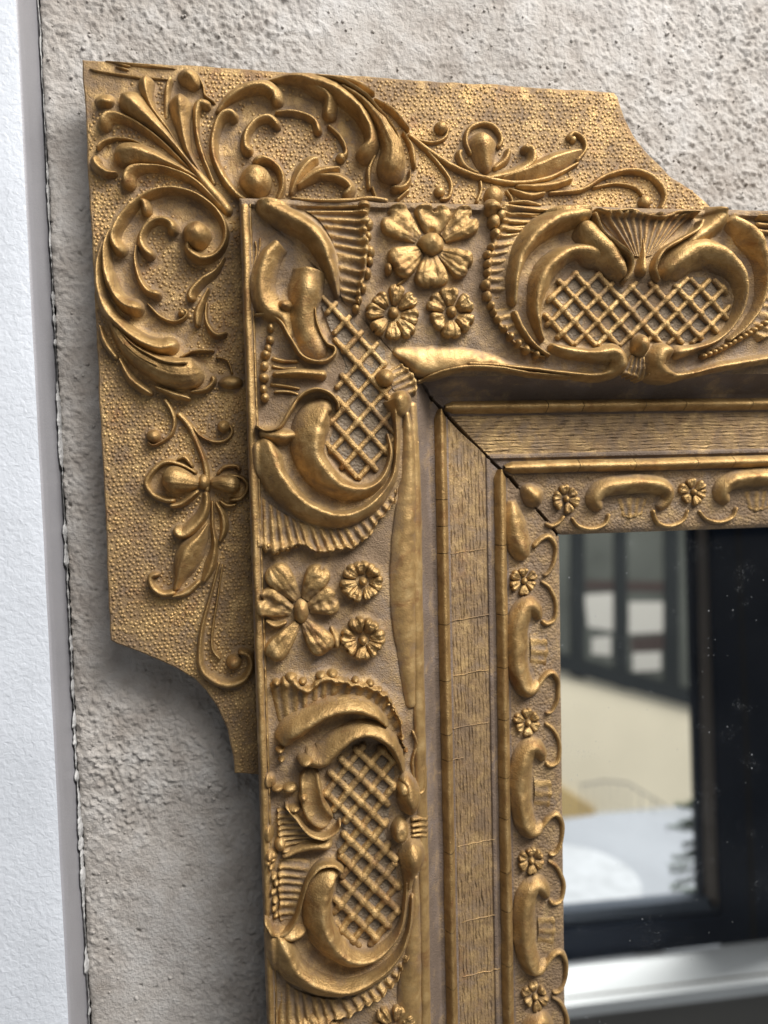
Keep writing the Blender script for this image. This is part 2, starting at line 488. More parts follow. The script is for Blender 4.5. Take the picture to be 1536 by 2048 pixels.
def lattice(poly, ref, a, b, w, h, ground_h=-1.0):
    """crossed bars over a sunk bed, clipped to a px polygon; every bar is a mesh of its own"""
    poly = [tuple(map(float, p)) for p in poly]
    a = np.array(a, float); b = np.array(b, float); ref = np.array(ref, float)
    part('lattice_panel', rail_h, M['lattice'])
    # bed
    P = np.array(poly); u, v = to_uv(P[:, 0], P[:, 1], rail_h, 2)
    c = np.array([u.mean(), v.mean()])
    rings = np.linspace(0, 1, 8)
    C = catmull(np.stack([np.append(u, u[0]), np.append(v, v[0]), np.ones(len(u) + 1), np.ones(len(u) + 1)], 1), 6)[:-1, :2]
    G = c[None, None, :] + (C - c)[None] * rings[:, None, None]
    H = np.full(G.shape[:2], 1.5); H[-1] = -4
    V = np.concatenate([G, (rail_h(G[..., 0], G[..., 1]) + H)[..., None]], -1).reshape(-1, 3)
    emit('bed', V, grid_faces(len(rings), len(C), True), 0.05, M['bed'])
    for d0, d1 in ((a, b), (b, a)):
        for k in range(-16, 17):
            o = ref + d1 * k
            ts = np.linspace(-16, 16, 1400); X = o[0] + d0[0] * ts; Y = o[1] + d0[1] * ts
            ok = inside(poly, X, Y)
            if not ok.any(): continue
            idx = np.flatnonzero(np.diff(np.concatenate([[0], ok.astype(int), [0]])))
            for i0, i1 in zip(idx[::2], idx[1::2]):
                i1 -= 1
                if (ts[i1] - ts[i0]) < 0.45: continue
                n = max(6, int((ts[i1] - ts[i0]) * 9))
                tt = np.linspace(ts[i0], ts[i1], n)
                px, py = o[0] + d0[0] * tt, o[1] + d0[1] * tt
                u, v = to_uv(px, py, rail_h, h)
                knot = np.abs(tt - np.round(tt)) < 0.16
                jit = 1 + 0.25 * fbm(tt * 0.8, tt * 0 + k * 3.1 + d0[1], 19, 2)
                R = np.stack([u, v, w * jit * np.where(knot, 1.22, 1.0), h * jit * np.where(knot, 1.3, 1.0)], 1)
                ridge_uv('lattice_bar', R, 'f', 0, rail_h, 'rr', 7, M['lattice'], 0.9, 0.0)

def petal(z, x0, y0, x1, y1, w, h, notch=0.12, hollow=0.35, ribs=0.05):
    """broad petal from its root (x0, y0) to its tip (x1, y1): raised rim, hollow middle, notched tip"""
    (ax, ay), (bx, by) = zt(z, [(x0, y0), (x1, y1)])
    (a0, b0) = (float(q) for q in to_uv(np.array(ax), np.array(ay), CUR.base, h * .6))
    (a1, b1) = (float(q) for q in to_uv(np.array(bx), np.array(by), CUR.base, h * .6))
    d = np.array([a1 - a0, b1 - b0]); L = math.hypot(*d); d /= L; nn = np.array([-d[1], d[0]])
    W_ = w * z[2]
    n, m = 22, 19
    s = np.linspace(0, 1, n); t = np.sin(np.linspace(-1, 1, m) * math.pi / 2) * .5 + np.linspace(-1, 1, m) * .5
    wid = W_ * (0.34 + 0.66 * np.sin(np.clip(s * 1.15, 0, 1) * math.pi / 2)) * np.sqrt(np.clip(1 - np.clip((s - .62) / .385, 0, 1) ** 2.4, 0.03, 1))
    Sg, Tg = np.meshgrid(s, t, indexing='ij')
    al = L * Sg * (1 - notch * np.exp(-(Tg / .3) ** 2) * Sg ** 3)
    U = a0 + d[0] * al + nn[0] * wid[:, None] * Tg; V = b0 + d[1] * al + nn[1] * wid[:, None] * Tg
    E = np.clip(1 - Tg ** 4, 0, 1) ** .5 * np.clip(1 - Sg ** 7, 0, 1) ** .5
    H = h * E * (0.35 + 0.65 * np.sin(np.clip(Sg * 1.2, 0, 1) * math.pi / 2)) * (1 - hollow * np.exp(-(Tg / .5) ** 2) * np.exp(-((Sg - .62) / .34) ** 2))
    H = H * (1 + ribs * np.cos(Tg * 15)) + fbm(U / 12, V / 12, 5, 3) * h * .22 * E
    H[-1] = -5; H[:, 0] = -5; H[:, -1] = -5
    splat('petal', CUR.base, U, V, H)
    Vt = np.stack([U, V, CUR.base(U, V) + H], -1).reshape(-1, 3)
    return emit('petal', Vt, grid_faces(n, m), np.clip(H / h, 0, 1).ravel())

def rosette(z, x, y, ring, pr, n, h, rot=0.0, centre=None, ch=None, kind='small', squash=1.0):
    part('flower')
    dome('flower_centre', z, x, y, centre or ring * 0.30, (centre or ring * 0.30) * 1.1, ch or h * 0.85, power=0.45)
    for i in range(n):
        a = rot + 2 * math.pi * i / n + random.uniform(-0.10, 0.10)
        k = random.uniform(0.88, 1.1)
        dx, dy = math.cos(a), math.sin(a) * squash
        r0, r1 = ring * 0.42, ring * 1.28 * k
        petal(z, x + dx * r0, y + dy * r0, x + dx * ring * 1.42 * k, y + dy * ring * 1.42 * k, pr * 0.98, h * random.uniform(.85, 1.1), random.uniform(.05, .2), random.uniform(.1, .4), 0.06)

# ------------------------------------------------------------------ rails
def rail_noise(u, v, h):
    return fbm(u / 60, v / 60, 41, 3) * np.where(h > 130, 5.0, 1.6) + fbm(u / 12, v / 12, 43, 2) * 0.8
def rail(name, k0, k1, side, mat, wear, sub=None):
    """one strip of the moulding between profile knots k0..k1, cut on the mitre with an open joint"""
    s = []
    for k in range(k0, k1):
        s += list(np.linspace(k, k + 1, 6, endpoint=False))
    s = np.array(s + [k1])
    u = np.interp(s, PS, PU); v = np.interp(s, PS, PV); h = np.interp(s, PS, PH)
    gap = np.interp(s, [0, 6.5, 8, 12, 24], [0.0, 0.0, 3.8, 5.2, 5.6])
    gap = gap * (1 + 0.9 * fbm(s * 1.7, s * 0 + (1 if side else 5), 3, 2))
    n = 300
    q = np.linspace(0, 1, n) ** 1.25
    if side:
        a = v + gap; Z = a[None, :] + (V_END - a)[None, :] * q[:, None]; X = np.broadcast_to(u, Z.shape)
    else:
        a = u + gap; X = a[None, :] + (U_END - a)[None, :] * q[:, None]; Z = np.broadcast_to(v, X.shape)
    H = h[None, :] + rail_noise(X, Z, h[None, :])
    V = np.stack([X, Z, H], -1)
    V = np.concatenate([V[:1] * [1, 1, 0] + [0, 0, 6], V], 0)      # end grain of the mitre
    return emit(sub or name, V.reshape(-1, 3), grid_faces(n + 1, len(s)), wear, mat)

RAILS = {}
for side in (True, False):
    part('side_rail' if side else 'top_rail', rail_h, M['ground'])
    RAILS[side] = rail('side_rail' if side else 'top_rail', 0, 9, side, M['ground'], 0.15)
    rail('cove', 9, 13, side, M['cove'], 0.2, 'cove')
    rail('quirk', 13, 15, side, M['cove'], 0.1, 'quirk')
    rail('panel', 15, 16, side, M['panel_side' if side else 'panel_top'], 0.35, 'engraved_panel')
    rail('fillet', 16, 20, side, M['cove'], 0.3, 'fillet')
    rail('inner_band', 20, 24, side, M['inner'], 0.22, 'inner_band')

def bead(side, k, w, h, cracks):
    """half-round moulding, broken by shrinkage cracks into lengths"""
    part('bead_moulding', rail_h, M['bead'])
    uc, vc = np.interp(k, PS, PU), np.interp(k, PS, PV)
    if side:
        cs = [float(unproj(890 if k < 16 else 1004, c, 80)[1]) for c in cracks]; start = vc + 3; end = V_END
    else:
        cs = [float(unproj(c, 812 if k < 16 else 932, 80)[0]) for c in cracks]; start = uc + 8; end = U_END
    ed = [start] + cs + [end]
    for i in range(len(ed) - 1):
        q = np.arange(ed[i] + 1.6, ed[i + 1] - 1.6, 3.5); q = np.concatenate([[ed[i] + 0.7], q, [ed[i + 1] - 0.7]])
        wj = w * (1 + 0.05 * fbm(q / 40, q * 0 + k, 7, 2)); off = 1.5 * fbm(q / 130, q * 0 + k, 8, 2) + random.uniform(-.2, .2)
        if i == 0: wj = wj * np.clip(0.35 + (q - start) / 30, 0, 1)
        hj = h + random.uniform(-0.3, 0.3)
        pts = np.stack([uc + off, q, wj, q * 0 + hj], 1) if side else np.stack([q, vc + off, wj, q * 0 + hj], 1)
        base = (lambda u, v: np.full(np.shape(u), np.interp(k, PS, PH) - 1.0))
        ridge_uv('bead_length', pts, 'r', 0, base, 'nn', 13, None, 0.25, 0.2)
bead(True, 13.5, 13.5, 21, [999, 1052, 1106, 1248, 1361, 1468, 1519, 1704, 1862, 1975])
bead(True, 19.5, 14.5, 20, [1091, 1231, 1338, 1443, 1560, 1642, 1751, 1829, 1938])
bead(False, 13.5, 14.0, 21, [1093, 1164, 1288, 1368, 1500])
bead(False, 19.5, 14.5, 20, [1162, 1275, 1399, 1473])
# narrow rounded strip and rim lines on the outer edge of the side rail
part('rim_strip', rail_h, M['gold'])
_q = np.arange(PV[2] + 4, V_END, 4.0)
ridge_uv('rim_strip', np.stack([0 * _q + (PU[2] + PU[3]) / 2 + 1.2 * fbm(_q / 50, _q * 0, 4, 2), _q, 0 * _q + 7.5 + 2 * fbm(_q / 40, _q * 0, 5, 2), 0 * _q + 6], 1), 'r', 0.3, None, 'rr', 9)
ridge_uv('rim_line', np.stack([0 * _q + PU[4] - 3, _q, 0 * _q + 2.6, 0 * _q + 5 + 4 * fbm(_q / 9, _q * 0, 6, 2)], 1), 'r', 0, None, 'rr', 7)

# ------------------------------------------------------------------ wall, casing, plate, mirror
def wall_mat():
    m, nt, b = new_mat('rough_plaster')
    co = coords(nt)
    big = noise(nt, co, 420, 5, 0.55, 0.6); mid = noise(nt, co, 60, 6, 0.6); fin = noise(nt, co, 7, 5, 0.65)
    c = ramp(nt, big, [(0.30, (0.26, 0.228, 0.20)), (0.52, (0.345, 0.322, 0.298)), (0.72, (0.415, 0.40, 0.388))])
    c2 = ramp(nt, mid, [(0.30, (0.21, 0.18, 0.155)), (0.5, (0.34, 0.315, 0.29)), (0.72, (0.43, 0.416, 0.405))])
    c = mix(nt, 0.5, c, c2)
    sp = ramp(nt, noise(nt, co, 5, 2, 0.5), [(0.22, 0.6), (0.29, 1.0)])
    mm = nd(nt, 'ShaderNodeMix', data_type='RGBA', blend_type='MULTIPLY'); mm.inputs[0].default_value = 0.6
    nt.links.new(c, mm.inputs[6]); nt.links.new(sp, mm.inputs[7])
    nt.links.new(mm.outputs[2], b.inputs['Base Color'])
    b.inputs['Roughness'].default_value = 0.9
    b.inputs['Specular IOR Level'].default_value = 0.2
    nt.links.new(bump(nt, math_(nt, 'ADD', fin, math_(nt, 'MULTIPLY', mid, 1.5)), 5.0, 0.9), b.inputs['Normal'])
    return m

E0 = [unproj(x, y, 0) for x, y in ((80, 0), (97, 500), (119, 900), (149, 1500), (181, 2048))]   # left border of the plaster
EV = np.array([float(e[1]) for e in E0]); EU = np.array([float(e[0]) for e in E0])
_k = np.polyfit(EV, EU, 1)
def edge_u(v): return np.polyval(_k, v)
vv = np.concatenate([np.linspace(-900, -80, 60, endpoint=False), np.arange(-80, 2230, 3.4), np.linspace(2233, 2800, 40)])
xs = np.concatenate([[0, 0.01], np.arange(3.0, 560, 3.2), np.linspace(563, 1700, 330), np.linspace(1720, 2300, 30)])
Vg, Xg = np.meshgrid(vv, xs, indexing='ij')
jag = 2.5 * fbm(vv / 22, vv * 0, 61, 3) + 2.0 * fbm(vv / 5, vv * 0, 62, 2)
Ug = edge_u(Vg) + Xg + jag[:, None] * np.exp(-Xg / 6)
def wall_h(u, v):
    warp = fbm(u / 70, v / 70, 5, 2) * 30
    pit = fbm((u + warp) / 16, (v + warp) / 16, 101, 4, 0.6)
    rg = np.clip(0.65 + 0.25 * np.clip((u - 700) / 500, 0, 1) * np.clip((520 - v) / 200, 0, 1) + 0.8 * fbm(u / 260, v / 260, 130, 2), 0.15, 1.6)
    grain = np.clip(fbm(u / 7.5, v / 7.5, 111, 3, 0.6) - 0.14, 0, 1)
    hole = np.clip(fbm(u / 11, v / 11, 171, 2) - 0.50, 0, 1)
    h = fbm(u / 300, v / 300, 91, 3) * 14 + pit * 2.6 * rg + grain * 12 * rg - hole * 40 + fbm(u / 7, v / 7, 120, 3, 0.65) * 3.0 * rg
    return h - 8.0
Hg = wall_h(Ug, Vg)
Hg -= 7 * np.exp(-Xg / 9)
Hg[:, 0] = -40
M['wall'] = wall_mat()
wall = mesh_obj('wall', np.stack([Ug, Vg, Hg], -1).reshape(-1, 3), grid_faces(len(vv), len(xs)), M['wall'])
tag(wall, 'rough grey beige plaster wall behind the gilded frame', None, None, 'structure')

# loose grit stuck in the plaster
gn = 5200
gu = rng.uniform(60, 1750, gn); gv = rng.uniform(-60, 2200, gn)
gk = (rng.random(gn) < np.clip(0.25 + 1.6 * fbm(gu / 150, gv / 150, 210, 3) + 0.25 * (gv < 480), 0.03, 1)) & (gu > edge_u(gv) + 8) & ((gu < 640) | (gv < 480))
gu, gv = gu[gk], gv[gk]; gn = len(gu)
gr = 1.3 + 3.4 * rng.random(gn) ** 3
ga = np.linspace(0, 2 * math.pi, 7, endpoint=False)
gz = wall_h(gu, gv)
rows = []
for kk, hh_ in ((1.0, -1.0), (0.85, 0.5)):
    jr = gr[:, None] * kk * rng.uniform(0.7, 1.3, (gn, 7))
    rows.append(np.stack([gu[:, None] + jr * np.cos(ga), gv[:, None] + jr * np.sin(ga), gz[:, None] + gr[:, None] * hh_ * rng.uniform(0.7, 1.3, (gn, 7))], -1))
GVt = np.concatenate(rows + [np.stack([gu, gv, gz + gr * 0.9], -1)[:, None]], 1).reshape(-1, 3)
gf = []
for j in range(7):
    k = (j + 1) % 7; gf += [(j, k, 7 + k), (j, 7 + k, 7 + j), (7 + j, 7 + k, 14)]
GF = (np.array(gf)[None] + (np.arange(gn) * 15)[:, None, None]).reshape(-1, 3)
grit = mesh_obj('grit', GVt, GF, M['wall'], wall)
grit['kind'] = 'stuff'

# white casing left of the plaster
def white_mat(name, dist, feat, col=(0.52, 0.545, 0.59)):
    m, nt, b = new_mat(name)
    co = coords(nt)
    n = noise(nt, co, feat, 4, 0.55, 0.5)
    nt.links.new(ramp(nt, noise(nt, co, 160, 6, 0.7), [(0.3, tuple(c * 0.90 for c in col)), (0.6, col)]), b.inputs['Base Color'])
    b.inputs['Roughness'].default_value = 0.42
    nt.links.new(bump(nt, n, dist, 0.6), b.inputs['Normal'])
    return m
M['white'] = white_mat('white_foil', 3.2, 11)
M['edge'] = white_mat('shaded_white_edge', 1.2, 4, (0.25, 0.245, 0.26))  # side of the white casing, its shade put into a greyer colour
M['black'] = simple('dark_gap', (0.012, 0.011, 0.011), 0.9)
M['caulk'] = simple('old_caulk', (0.34, 0.335, 0.33), 0.8, 0, 0.35, 18, 3.0, 6)
CAS = empty('door_casing', edge_u(2500) - 60, 2600, 0)
tag(CAS, 'white textured door casing with a side edge coloured grey for shade along the left of the wall', 'casing')
coff = tuple(-c for c in CAS.location)
CH = 108.0
cv = np.linspace(-900, 2800, 240)
cu = edge_u(cv) - 6.5
def strip(name, cols, mat, parent, loc):
    G = np.stack([np.stack([c[0], cv, np.broadcast_to(c[1], cv.shape)], -1) for c in cols], 1)
    return mesh_obj(name, G.reshape(-1, 3), grid_faces(len(cv), len(cols)), mat, parent, None, True, loc)
wv = 0.8 * fbm(cv / 90, cv * 0, 71, 2)
strip('front_face', [(cu - 900, CH), (cu - 400, CH), (cu - 120, CH), (cu - 40, CH), (cu - 8 + wv, CH), (cu - 4 + wv, CH - 0.5)], M['white'], CAS, coff)
strip('edge_band', [(cu - 4 + wv, CH - 0.5), (cu - 1.5 + wv, CH - 2), (cu + wv * .5, CH - 6), (cu, CH - 40), (cu, 30), (cu, -60)], M['edge'], CAS, coff)
gap_bed = strip('gap_shadow_joint', [(cu - 1, -34.0), (cu + 30, -34.0)], M['black'], CAS, coff)
kv = np.arange(-200, 2300, 3.0)
kw = np.clip(0.2 + 1.5 * fbm(kv / 70, kv * 0, 5, 2) + 1.2 * fbm(kv / 16, kv * 0, 6, 3), 0.0, 1.0)
kw = kw * np.clip((kv - 150) / 500, 0.15, 1) * 5.2
km = edge_u(kv) - 2.0 + 1.8 * fbm(kv / 30, kv * 0, 7, 2)
kt = np.linspace(-1, 1, 7)
KG = np.stack([km[:, None] + kw[:, None] * kt, kv[:, None] + 0 * kt,
               -16 + (6 + kw[:, None] * 2.6) * (1 - kt[None] ** 2) + 3.5 * fbm(kv[:, None] / 5 + kt, kt[None] * 2 + kv[:, None] * 0, 8, 2)], -1)
mesh_obj('caulk', KG.reshape(-1, 3), grid_faces(len(kv), 7), M['caulk'], CAS, None, True, coff)

# corner plate ---------------------------------------------------------------
PLATE_PX = [(163, 118), (420, 133), (720, 151), (1000, 168), (1228, 183), (1236, 192), (1250, 232), (1270, 272), (1300, 312), (1340, 350), (1385, 378),
            (1412, 402), (1440, 432), (1440, 620), (680, 600), (640, 1560), (520, 1552), (470, 1548), (466, 1512), (455, 1462), (436, 1418), (412, 1382), (390, 1360),
            (345, 1334), (290, 1309), (232, 1289), (219, 1282), (213, 1100), (197, 780), (180, 430)]
pp = np.array([unproj(x, y, PLATE_H) for x, y in PLATE_PX], float)
per = []
for i in range(len(pp)):
    a, b = pp[i], pp[(i + 1) % len(pp)]
    n = max(1, int(np.hypot(*(b - a)) / 7))
    for t in np.linspace(0, 1, n, endpoint=False): per.append(a + (b - a) * t)
per = np.array(per)
per = per + np.stack([fbm(per[:, 0] / 60, per[:, 1] / 60, 3, 3), fbm(per[:, 0] / 60, per[:, 1] / 60, 8, 3)], 1) * 3.0
POLY_UV = [tuple(p) for p in pp]
def plate_mesh():
    cen = np.array([700.0, 700.0]); n = len(per)
    tang = np.roll(per, -1, 0) - np.roll(per, 1, 0); tang /= np.maximum(np.hypot(tang[:, 0], tang[:, 1]), 1e-6)[:, None]
    inn = np.stack([-tang[:, 1], tang[:, 0]], 1)
    rows = []
    for off, h in ((0, PLATE_H - 30), (0, PLATE_H - 6), (0.9, PLATE_H - 2.4), (3.6, PLATE_H)):
        rows.append(np.concatenate([per + inn * off, np.full((n, 1), h)], 1))
    V = np.concatenate(rows)
    faces = grid_faces(4, n, True).tolist()
    faces.append([3 * n + i for i in range(n)])
    faces.append([n - 1 - i for i in range(n)])
    return V, faces
part('corner_plate', plate_h, M['plate'])
pV, pF = plate_mesh()
plate = mesh_obj('corner_plate', pV, pF, M['plate'], FRAME, 0.35, False, FOFF)
CUR.ob = plate

# mirror glass ----------------------------------------------------------------
MIRROR_H = 24.0
def mirror_mat():
    m, nt, b = new_mat('old_mirror_glass')
    co = coords(nt)
    b.inputs['Metallic'].default_value = 1.0
    b.inputs['Base Color'].default_value = (0.86, 0.885, 0.88, 1)
    b.inputs['Roughness'].default_value = 0.015
    out = [n for n in nt.nodes if n.type == 'OUTPUT_MATERIAL'][0]
    dust = nd(nt, 'ShaderNodeBsdfDiffuse'); dust.inputs[0].default_value = (0.62, 0.64, 0.66, 1)
    v = nd(nt, 'ShaderNodeTexVoronoi'); v.inputs['Scale'].default_value = 1 / 15.0; v.inputs['Randomness'].default_value = 1.0
    nt.links.new(co, v.inputs['Vector'])
    spot = ramp(nt, v.outputs['Distance'], [(0.09, 1.0), (0.15, 0.0)])
    keep = ramp(nt, v.outputs['Color'], [(0.50, 0.0), (0.60, 1.0)])
    patch = ramp(nt, noise(nt, co, 170, 3), [(0.40, 0.15), (0.62, 1.0)])
    spot = math_(nt, 'MULTIPLY', math_(nt, 'MULTIPLY', spot, keep), patch)
    v2 = nd(nt, 'ShaderNodeTexVoronoi'); v2.inputs['Scale'].default_value = 1 / 4.0
    nt.links.new(co, v2.inputs['Vector'])
    frost = ramp(nt, noise(nt, co, 9, 6, 0.75, 2.5), [(0.56, 0.0), (0.70, 0.2)])
    fp = ramp(nt, noise(nt, co, 90, 3), [(0.57, 0.0), (0.66, 1.0)])
    film = math_(nt, 'MULTIPLY', noise(nt, co, 220, 4), 0.012)
    fac = math_(nt, 'ADD', math_(nt, 'ADD', math_(nt, 'MULTIPLY', spot, 0.45), math_(nt, 'MULTIPLY', frost, fp)), film, True)
    ms = nd(nt, 'ShaderNodeMixShader')
    nt.links.new(fac, ms.inputs[0]); nt.links.new(b.outputs[0], ms.inputs[1]); nt.links.new(dust.outputs[0], ms.inputs[2])
    nt.links.new(ms.outputs[0], out.inputs[0])
    return m
mu, mv = PU[-1] - 10, PV[-1] - 10
glass = mesh_obj('mirror_glass', [(mu, mv, MIRROR_H), (U_END, mv, MIRROR_H), (U_END, V_END, MIRROR_H), (mu, V_END, MIRROR_H),
                                  (mu, mv, MIRROR_H - 15), (U_END, mv, MIRROR_H - 15), (U_END, V_END, MIRROR_H - 15), (mu, V_END, MIRROR_H - 15)],
                 [(0, 1, 2, 3), (7, 6, 5, 4), (0, 4, 5, 1), (1, 5, 6, 2), (2, 6, 7, 3), (3, 7, 4, 0)], mirror_mat(), FRAME, None, False, FOFF, False)
tag(glass, 'old spotted mirror glass with dust and foxing')

# ------------------------------------------------------------------ what the mirror reflects
def refl(px, py, D):
    """point in front of the mirror, at distance D from the wall, that is seen reflected at this pixel"""
    du, dv, dn = ray(px, py)
    t = (CAM_H - MIRROR_H) / dn
    u, v = CAM_U + du * t, CAM_V + dv * t
    k = (D - MIRROR_H) / dn
    return np.array([float(u + du * k), float(v + dv * k), float(D)])
def bar(name, pts, D, depth, mat, parent, off, extra=0.0):
    """a solid board whose face has the given reflected corners"""
    A = [refl(x, y, D) for x, y in pts]
    n = len(A)
    Bk = [a + np.array([0, 0, depth]) for a in A]
    f = [tuple(range(n)), tuple(range(2 * n - 1, n - 1, -1))] + [(i, i + n, (i + 1) % n + n, (i + 1) % n) for i in range(n)]
    return mesh_obj(name, A + Bk, f, mat, parent, None, False, off, False)
M['navy'] = simple('navy_window_paint', (0.006, 0.011, 0.022), 0.45); M['navy'].node_tree.nodes['Principled BSDF'].inputs['Specular IOR Level'].default_value = 0.12
M['navy2'] = simple('slate_window_bevel', (0.055, 0.068, 0.09), 0.4)
M['bronze'] = simple('brown_window_seal', (0.13, 0.11, 0.095), 0.5)
M['cream'] = simple('cream_render', (0.74, 0.66, 0.50), 0.9, 0, 0.06, 4000)
M['slate'] = simple('grey_house_window_frame', (0.018, 0.021, 0.022), 0.5)
M['pane'] = simple('grey_green_pane', (0.085, 0.09, 0.08), 0.25, 0, 0.25, 3000)
M['paper'] = simple('white_blind', (0.45, 0.43, 0.39), 0.8)
M['maroon'] = simple('maroon_furniture', (0.05, 0.036, 0.032), 0.6)
M['paving'] = simple('pale_blue_grey_paving', (0.36, 0.385, 0.43), 0.8, 0, 0.06, 3000)
M['table'] = simple('white_table', (0.47, 0.49, 0.52), 0.6, 0, 0.14, 160)
M['paving2'] = simple('pale_table_top', (0.33, 0.35, 0.385), 0.6, 0, 0.08, 900)
M['rail'] = simple('grey_iron', (0.20, 0.19, 0.18), 0.5)
M['sill'] = simple('white_sill', (0.90, 0.92, 0.93), 0.75, 0, 0.03, 500)
M['wallin'] = simple('greige_wall', (0.20, 0.19, 0.175), 0.8)
M['ochre'] = simple('ochre_base', (0.50, 0.36, 0.16), 0.85)
M['needle'] = simple('fir_green', (0.10, 0.155, 0.075), 0.7)
M['bark'] = simple('fir_bark', (0.10, 0.075, 0.05), 0.9)

DW = 4600.0
p = refl(1300, 1900, DW)
WIN = empty('window_sash', p[0], p[1], p[2]); woff = tuple(-c for c in WIN.location)
tag(WIN, 'dark navy window sash reflected in the right of the mirror', 'window')
bar('stile', [(1417, 900), (1700, 880), (1720, 1872), (1447, 1898)], DW, 180, M['navy'], WIN, woff)
bar('stile_bevel', [(1398, 900), (1418, 900), (1446, 1812), (1418, 1815)], DW + 60, 120, M['bronze'], WIN, woff)
bar('stile_edge', [(1378, 900), (1399, 900), (1419, 1812), (1404, 1800)], DW + 130, 120, M['navy'], WIN, woff)
bar('bottom_rail', [(900, 1883), (1446, 1830), (1447, 1889), (900, 1952)], DW, 180, M['navy'], WIN, woff)
bar('bottom_bevel', [(900, 1846), (1424, 1796), (1447, 1829), (900, 1882)], DW + 60, 120, M['navy2'], WIN, woff)
bar('frame_groove', [(1467, 900), (1474, 900), (1513, 1880), (1503, 1881)], DW - 6, 4, M['black'], WIN, woff)
p = refl(1300, 2000, DW - 900)
SIL = empty('window_sill', p[0], p[1], p[2]); soff = tuple(-c for c in SIL.location)
tag(SIL, 'white window sill reflected along the bottom of the mirror', 'window sill')
A = [refl(900, 1953, DW - 8), refl(1750, 1856, DW - 8), refl(1750, 1938, DW - 900), refl(900, 2042, DW - 900)]
mesh_obj('board', A + [a + np.array([0, 90, 0]) for a in A], [(0, 1, 2, 3), (7, 6, 5, 4), (0, 4, 5, 1), (1, 5, 6, 2), (2, 6, 7, 3), (3, 7, 4, 0)], M['sill'], SIL, None, False, soff, False)
parapet = bar('parapet_wall', [(900, 2046), (1750, 1940), (1750, 2500), (900, 2500)], DW - 860, 120, M['wallin'], None, (0, 0, 0))
tag(parapet, 'greige wall under the white sill, at the bottom edge of the mirror', 'wall')

DHO = 30000.0
p = refl(1250, 1600, DHO)
HO = empty('cream_house', p[0], p[1], p[2]); hoff = tuple(-c for c in HO.location)
tag(HO, 'cream rendered house with dark window frames, reflected in the mirror', 'house')
bar('house_wall', [(700, 1150), (1560, 1420), (1560, 1760), (700, 1760)], DHO, 600, M['cream'], HO, hoff)
bar('upper_wall', [(700, 300), (1560, 300), (1560, 1100), (700, 1000)], DHO + 700, 300, M['slate'], HO, hoff)
winf = bar('window_band', [(700, 900), (1560, 900), (1560, 1452), (700, 1216)], DHO - 40, 60, M['pane'], HO, hoff)
for q in ([(1142, 900), (1170, 900), (1170, 1360), (1142, 1352)], [(1228, 900), (1253, 900), (1256, 1380), (1230, 1372)],
          [(1328, 900), (1357, 900), (1359, 1400), (1330, 1392)], [(700, 1190), (1560, 1428), (1560, 1462), (700, 1224)],
          [(1050, 900), (1080, 900), (1080, 1330), (1050, 1330)]):
    bar('mullion', q, DHO - 140 - (60 if q[0][0] == 700 else 0), 90, M['slate'], winf, (0, 0, 0))
bar('transom', [(1172, 1160), (1330, 1163), (1330, 1184), (1172, 1180)], DHO - 60, 18, M['maroon'], winf, (0, 0, 0))
bar('blind', [(1168, 1190), (1226, 1186), (1226, 1262), (1176, 1254)], DHO - 60, 18, M['paper'], winf, (0, 0, 0))
bar('blind', [(1258, 1204), (1326, 1204), (1326, 1264), (1258, 1268)], DHO - 60, 18, M['paper'], winf, (0, 0, 0))
bar('chair_back', [(1262, 1276), (1328, 1270), (1328, 1300), (1262, 1304)], DHO - 60, 18, M['maroon'], winf, (0, 0, 0))
bar('blind', [(1266, 1306), (1322, 1304), (1322, 1340), (1266, 1344)], DHO - 60, 18, M['paper'], winf, (0, 0, 0))
bar('blind', [(1184, 1276), (1222, 1272), (1222, 1312), (1184, 1308)], DHO - 60, 18, M['paper'], winf, (0, 0, 0))
bar('plinth', [(700, 1500), (1100, 1560), (1190, 1618), (1190, 1800), (700, 1800)], DHO - 160, 140, M['ochre'], HO, hoff)

def ground_pt(px, py, v0):
    du, dv, dn = ray(px, py); t = (CAM_H - MIRROR_H) / dn
    u, v = CAM_U + du * t, CAM_V + dv * t
    k = (v0 - v) / dv
    return np.array([float(u + du * k), v0, float(MIRROR_H + dn * k)])
GV = float(refl(1250, 1622, DHO)[1])
gp = [(-3000, GV, 52000.0), (26000, GV, 52000.0), (26000, GV, 5200.0), (-3000, GV, 5200.0)]
ter = mesh_obj('terrace', gp, [(0, 1, 2, 3)], M['paving'], None, None, False, (0, 0, 0), False)
tag(ter, 'pale blue grey paving reflected behind the navy window', None, None, 'structure')
# round table outside the window
TV = float(refl(1255, 1622, 9000.0)[1])
tc0 = refl(1240, 1622, 9000.0); tc0[2] = 7500.0; tc0[0] = float(refl(1250, 1700, 8200.0)[0])
TB = empty('round_table', tc0[0], GV, tc0[2]); toff = tuple(-c for c in TB.location)
tag(TB, 'round pale blue grey garden table reflected in the lower left of the mirror', 'table')
def disc(name, c, r, th, mat, parent, off, n=48):
    a = np.linspace(0, 2 * math.pi, n, endpoint=False)
    rows = [np.stack([c[0] + k * np.cos(a), np.full(n, c[1] + d), c[2] + k * np.sin(a)], 1) for k, d in ((r * .97, 0), (r, th * .3), (r, th * .7), (r * .97, th))]
    V = np.concatenate(rows); f = grid_faces(4, n, True).tolist() + [list(range(n)), list(range(4 * n - 1, 3 * n - 1, -1))]
    return mesh_obj(name, V, f, mat, parent, None, False, off, False)
disc('table_top', tc0, 1500, 140, M['paving2'], TB, toff)
disc('pedestal', tc0 + np.array([0, 140, 0]), 180, max(200.0, GV - tc0[1] - 260), M['rail'], TB, toff, 20)
disc('foot', np.array([tc0[0], GV - 120, tc0[2]]), 800, 118, M['rail'], TB, toff, 32)
ty = refl(1130, 1745, 7300.0); ty[1] = TV - 30
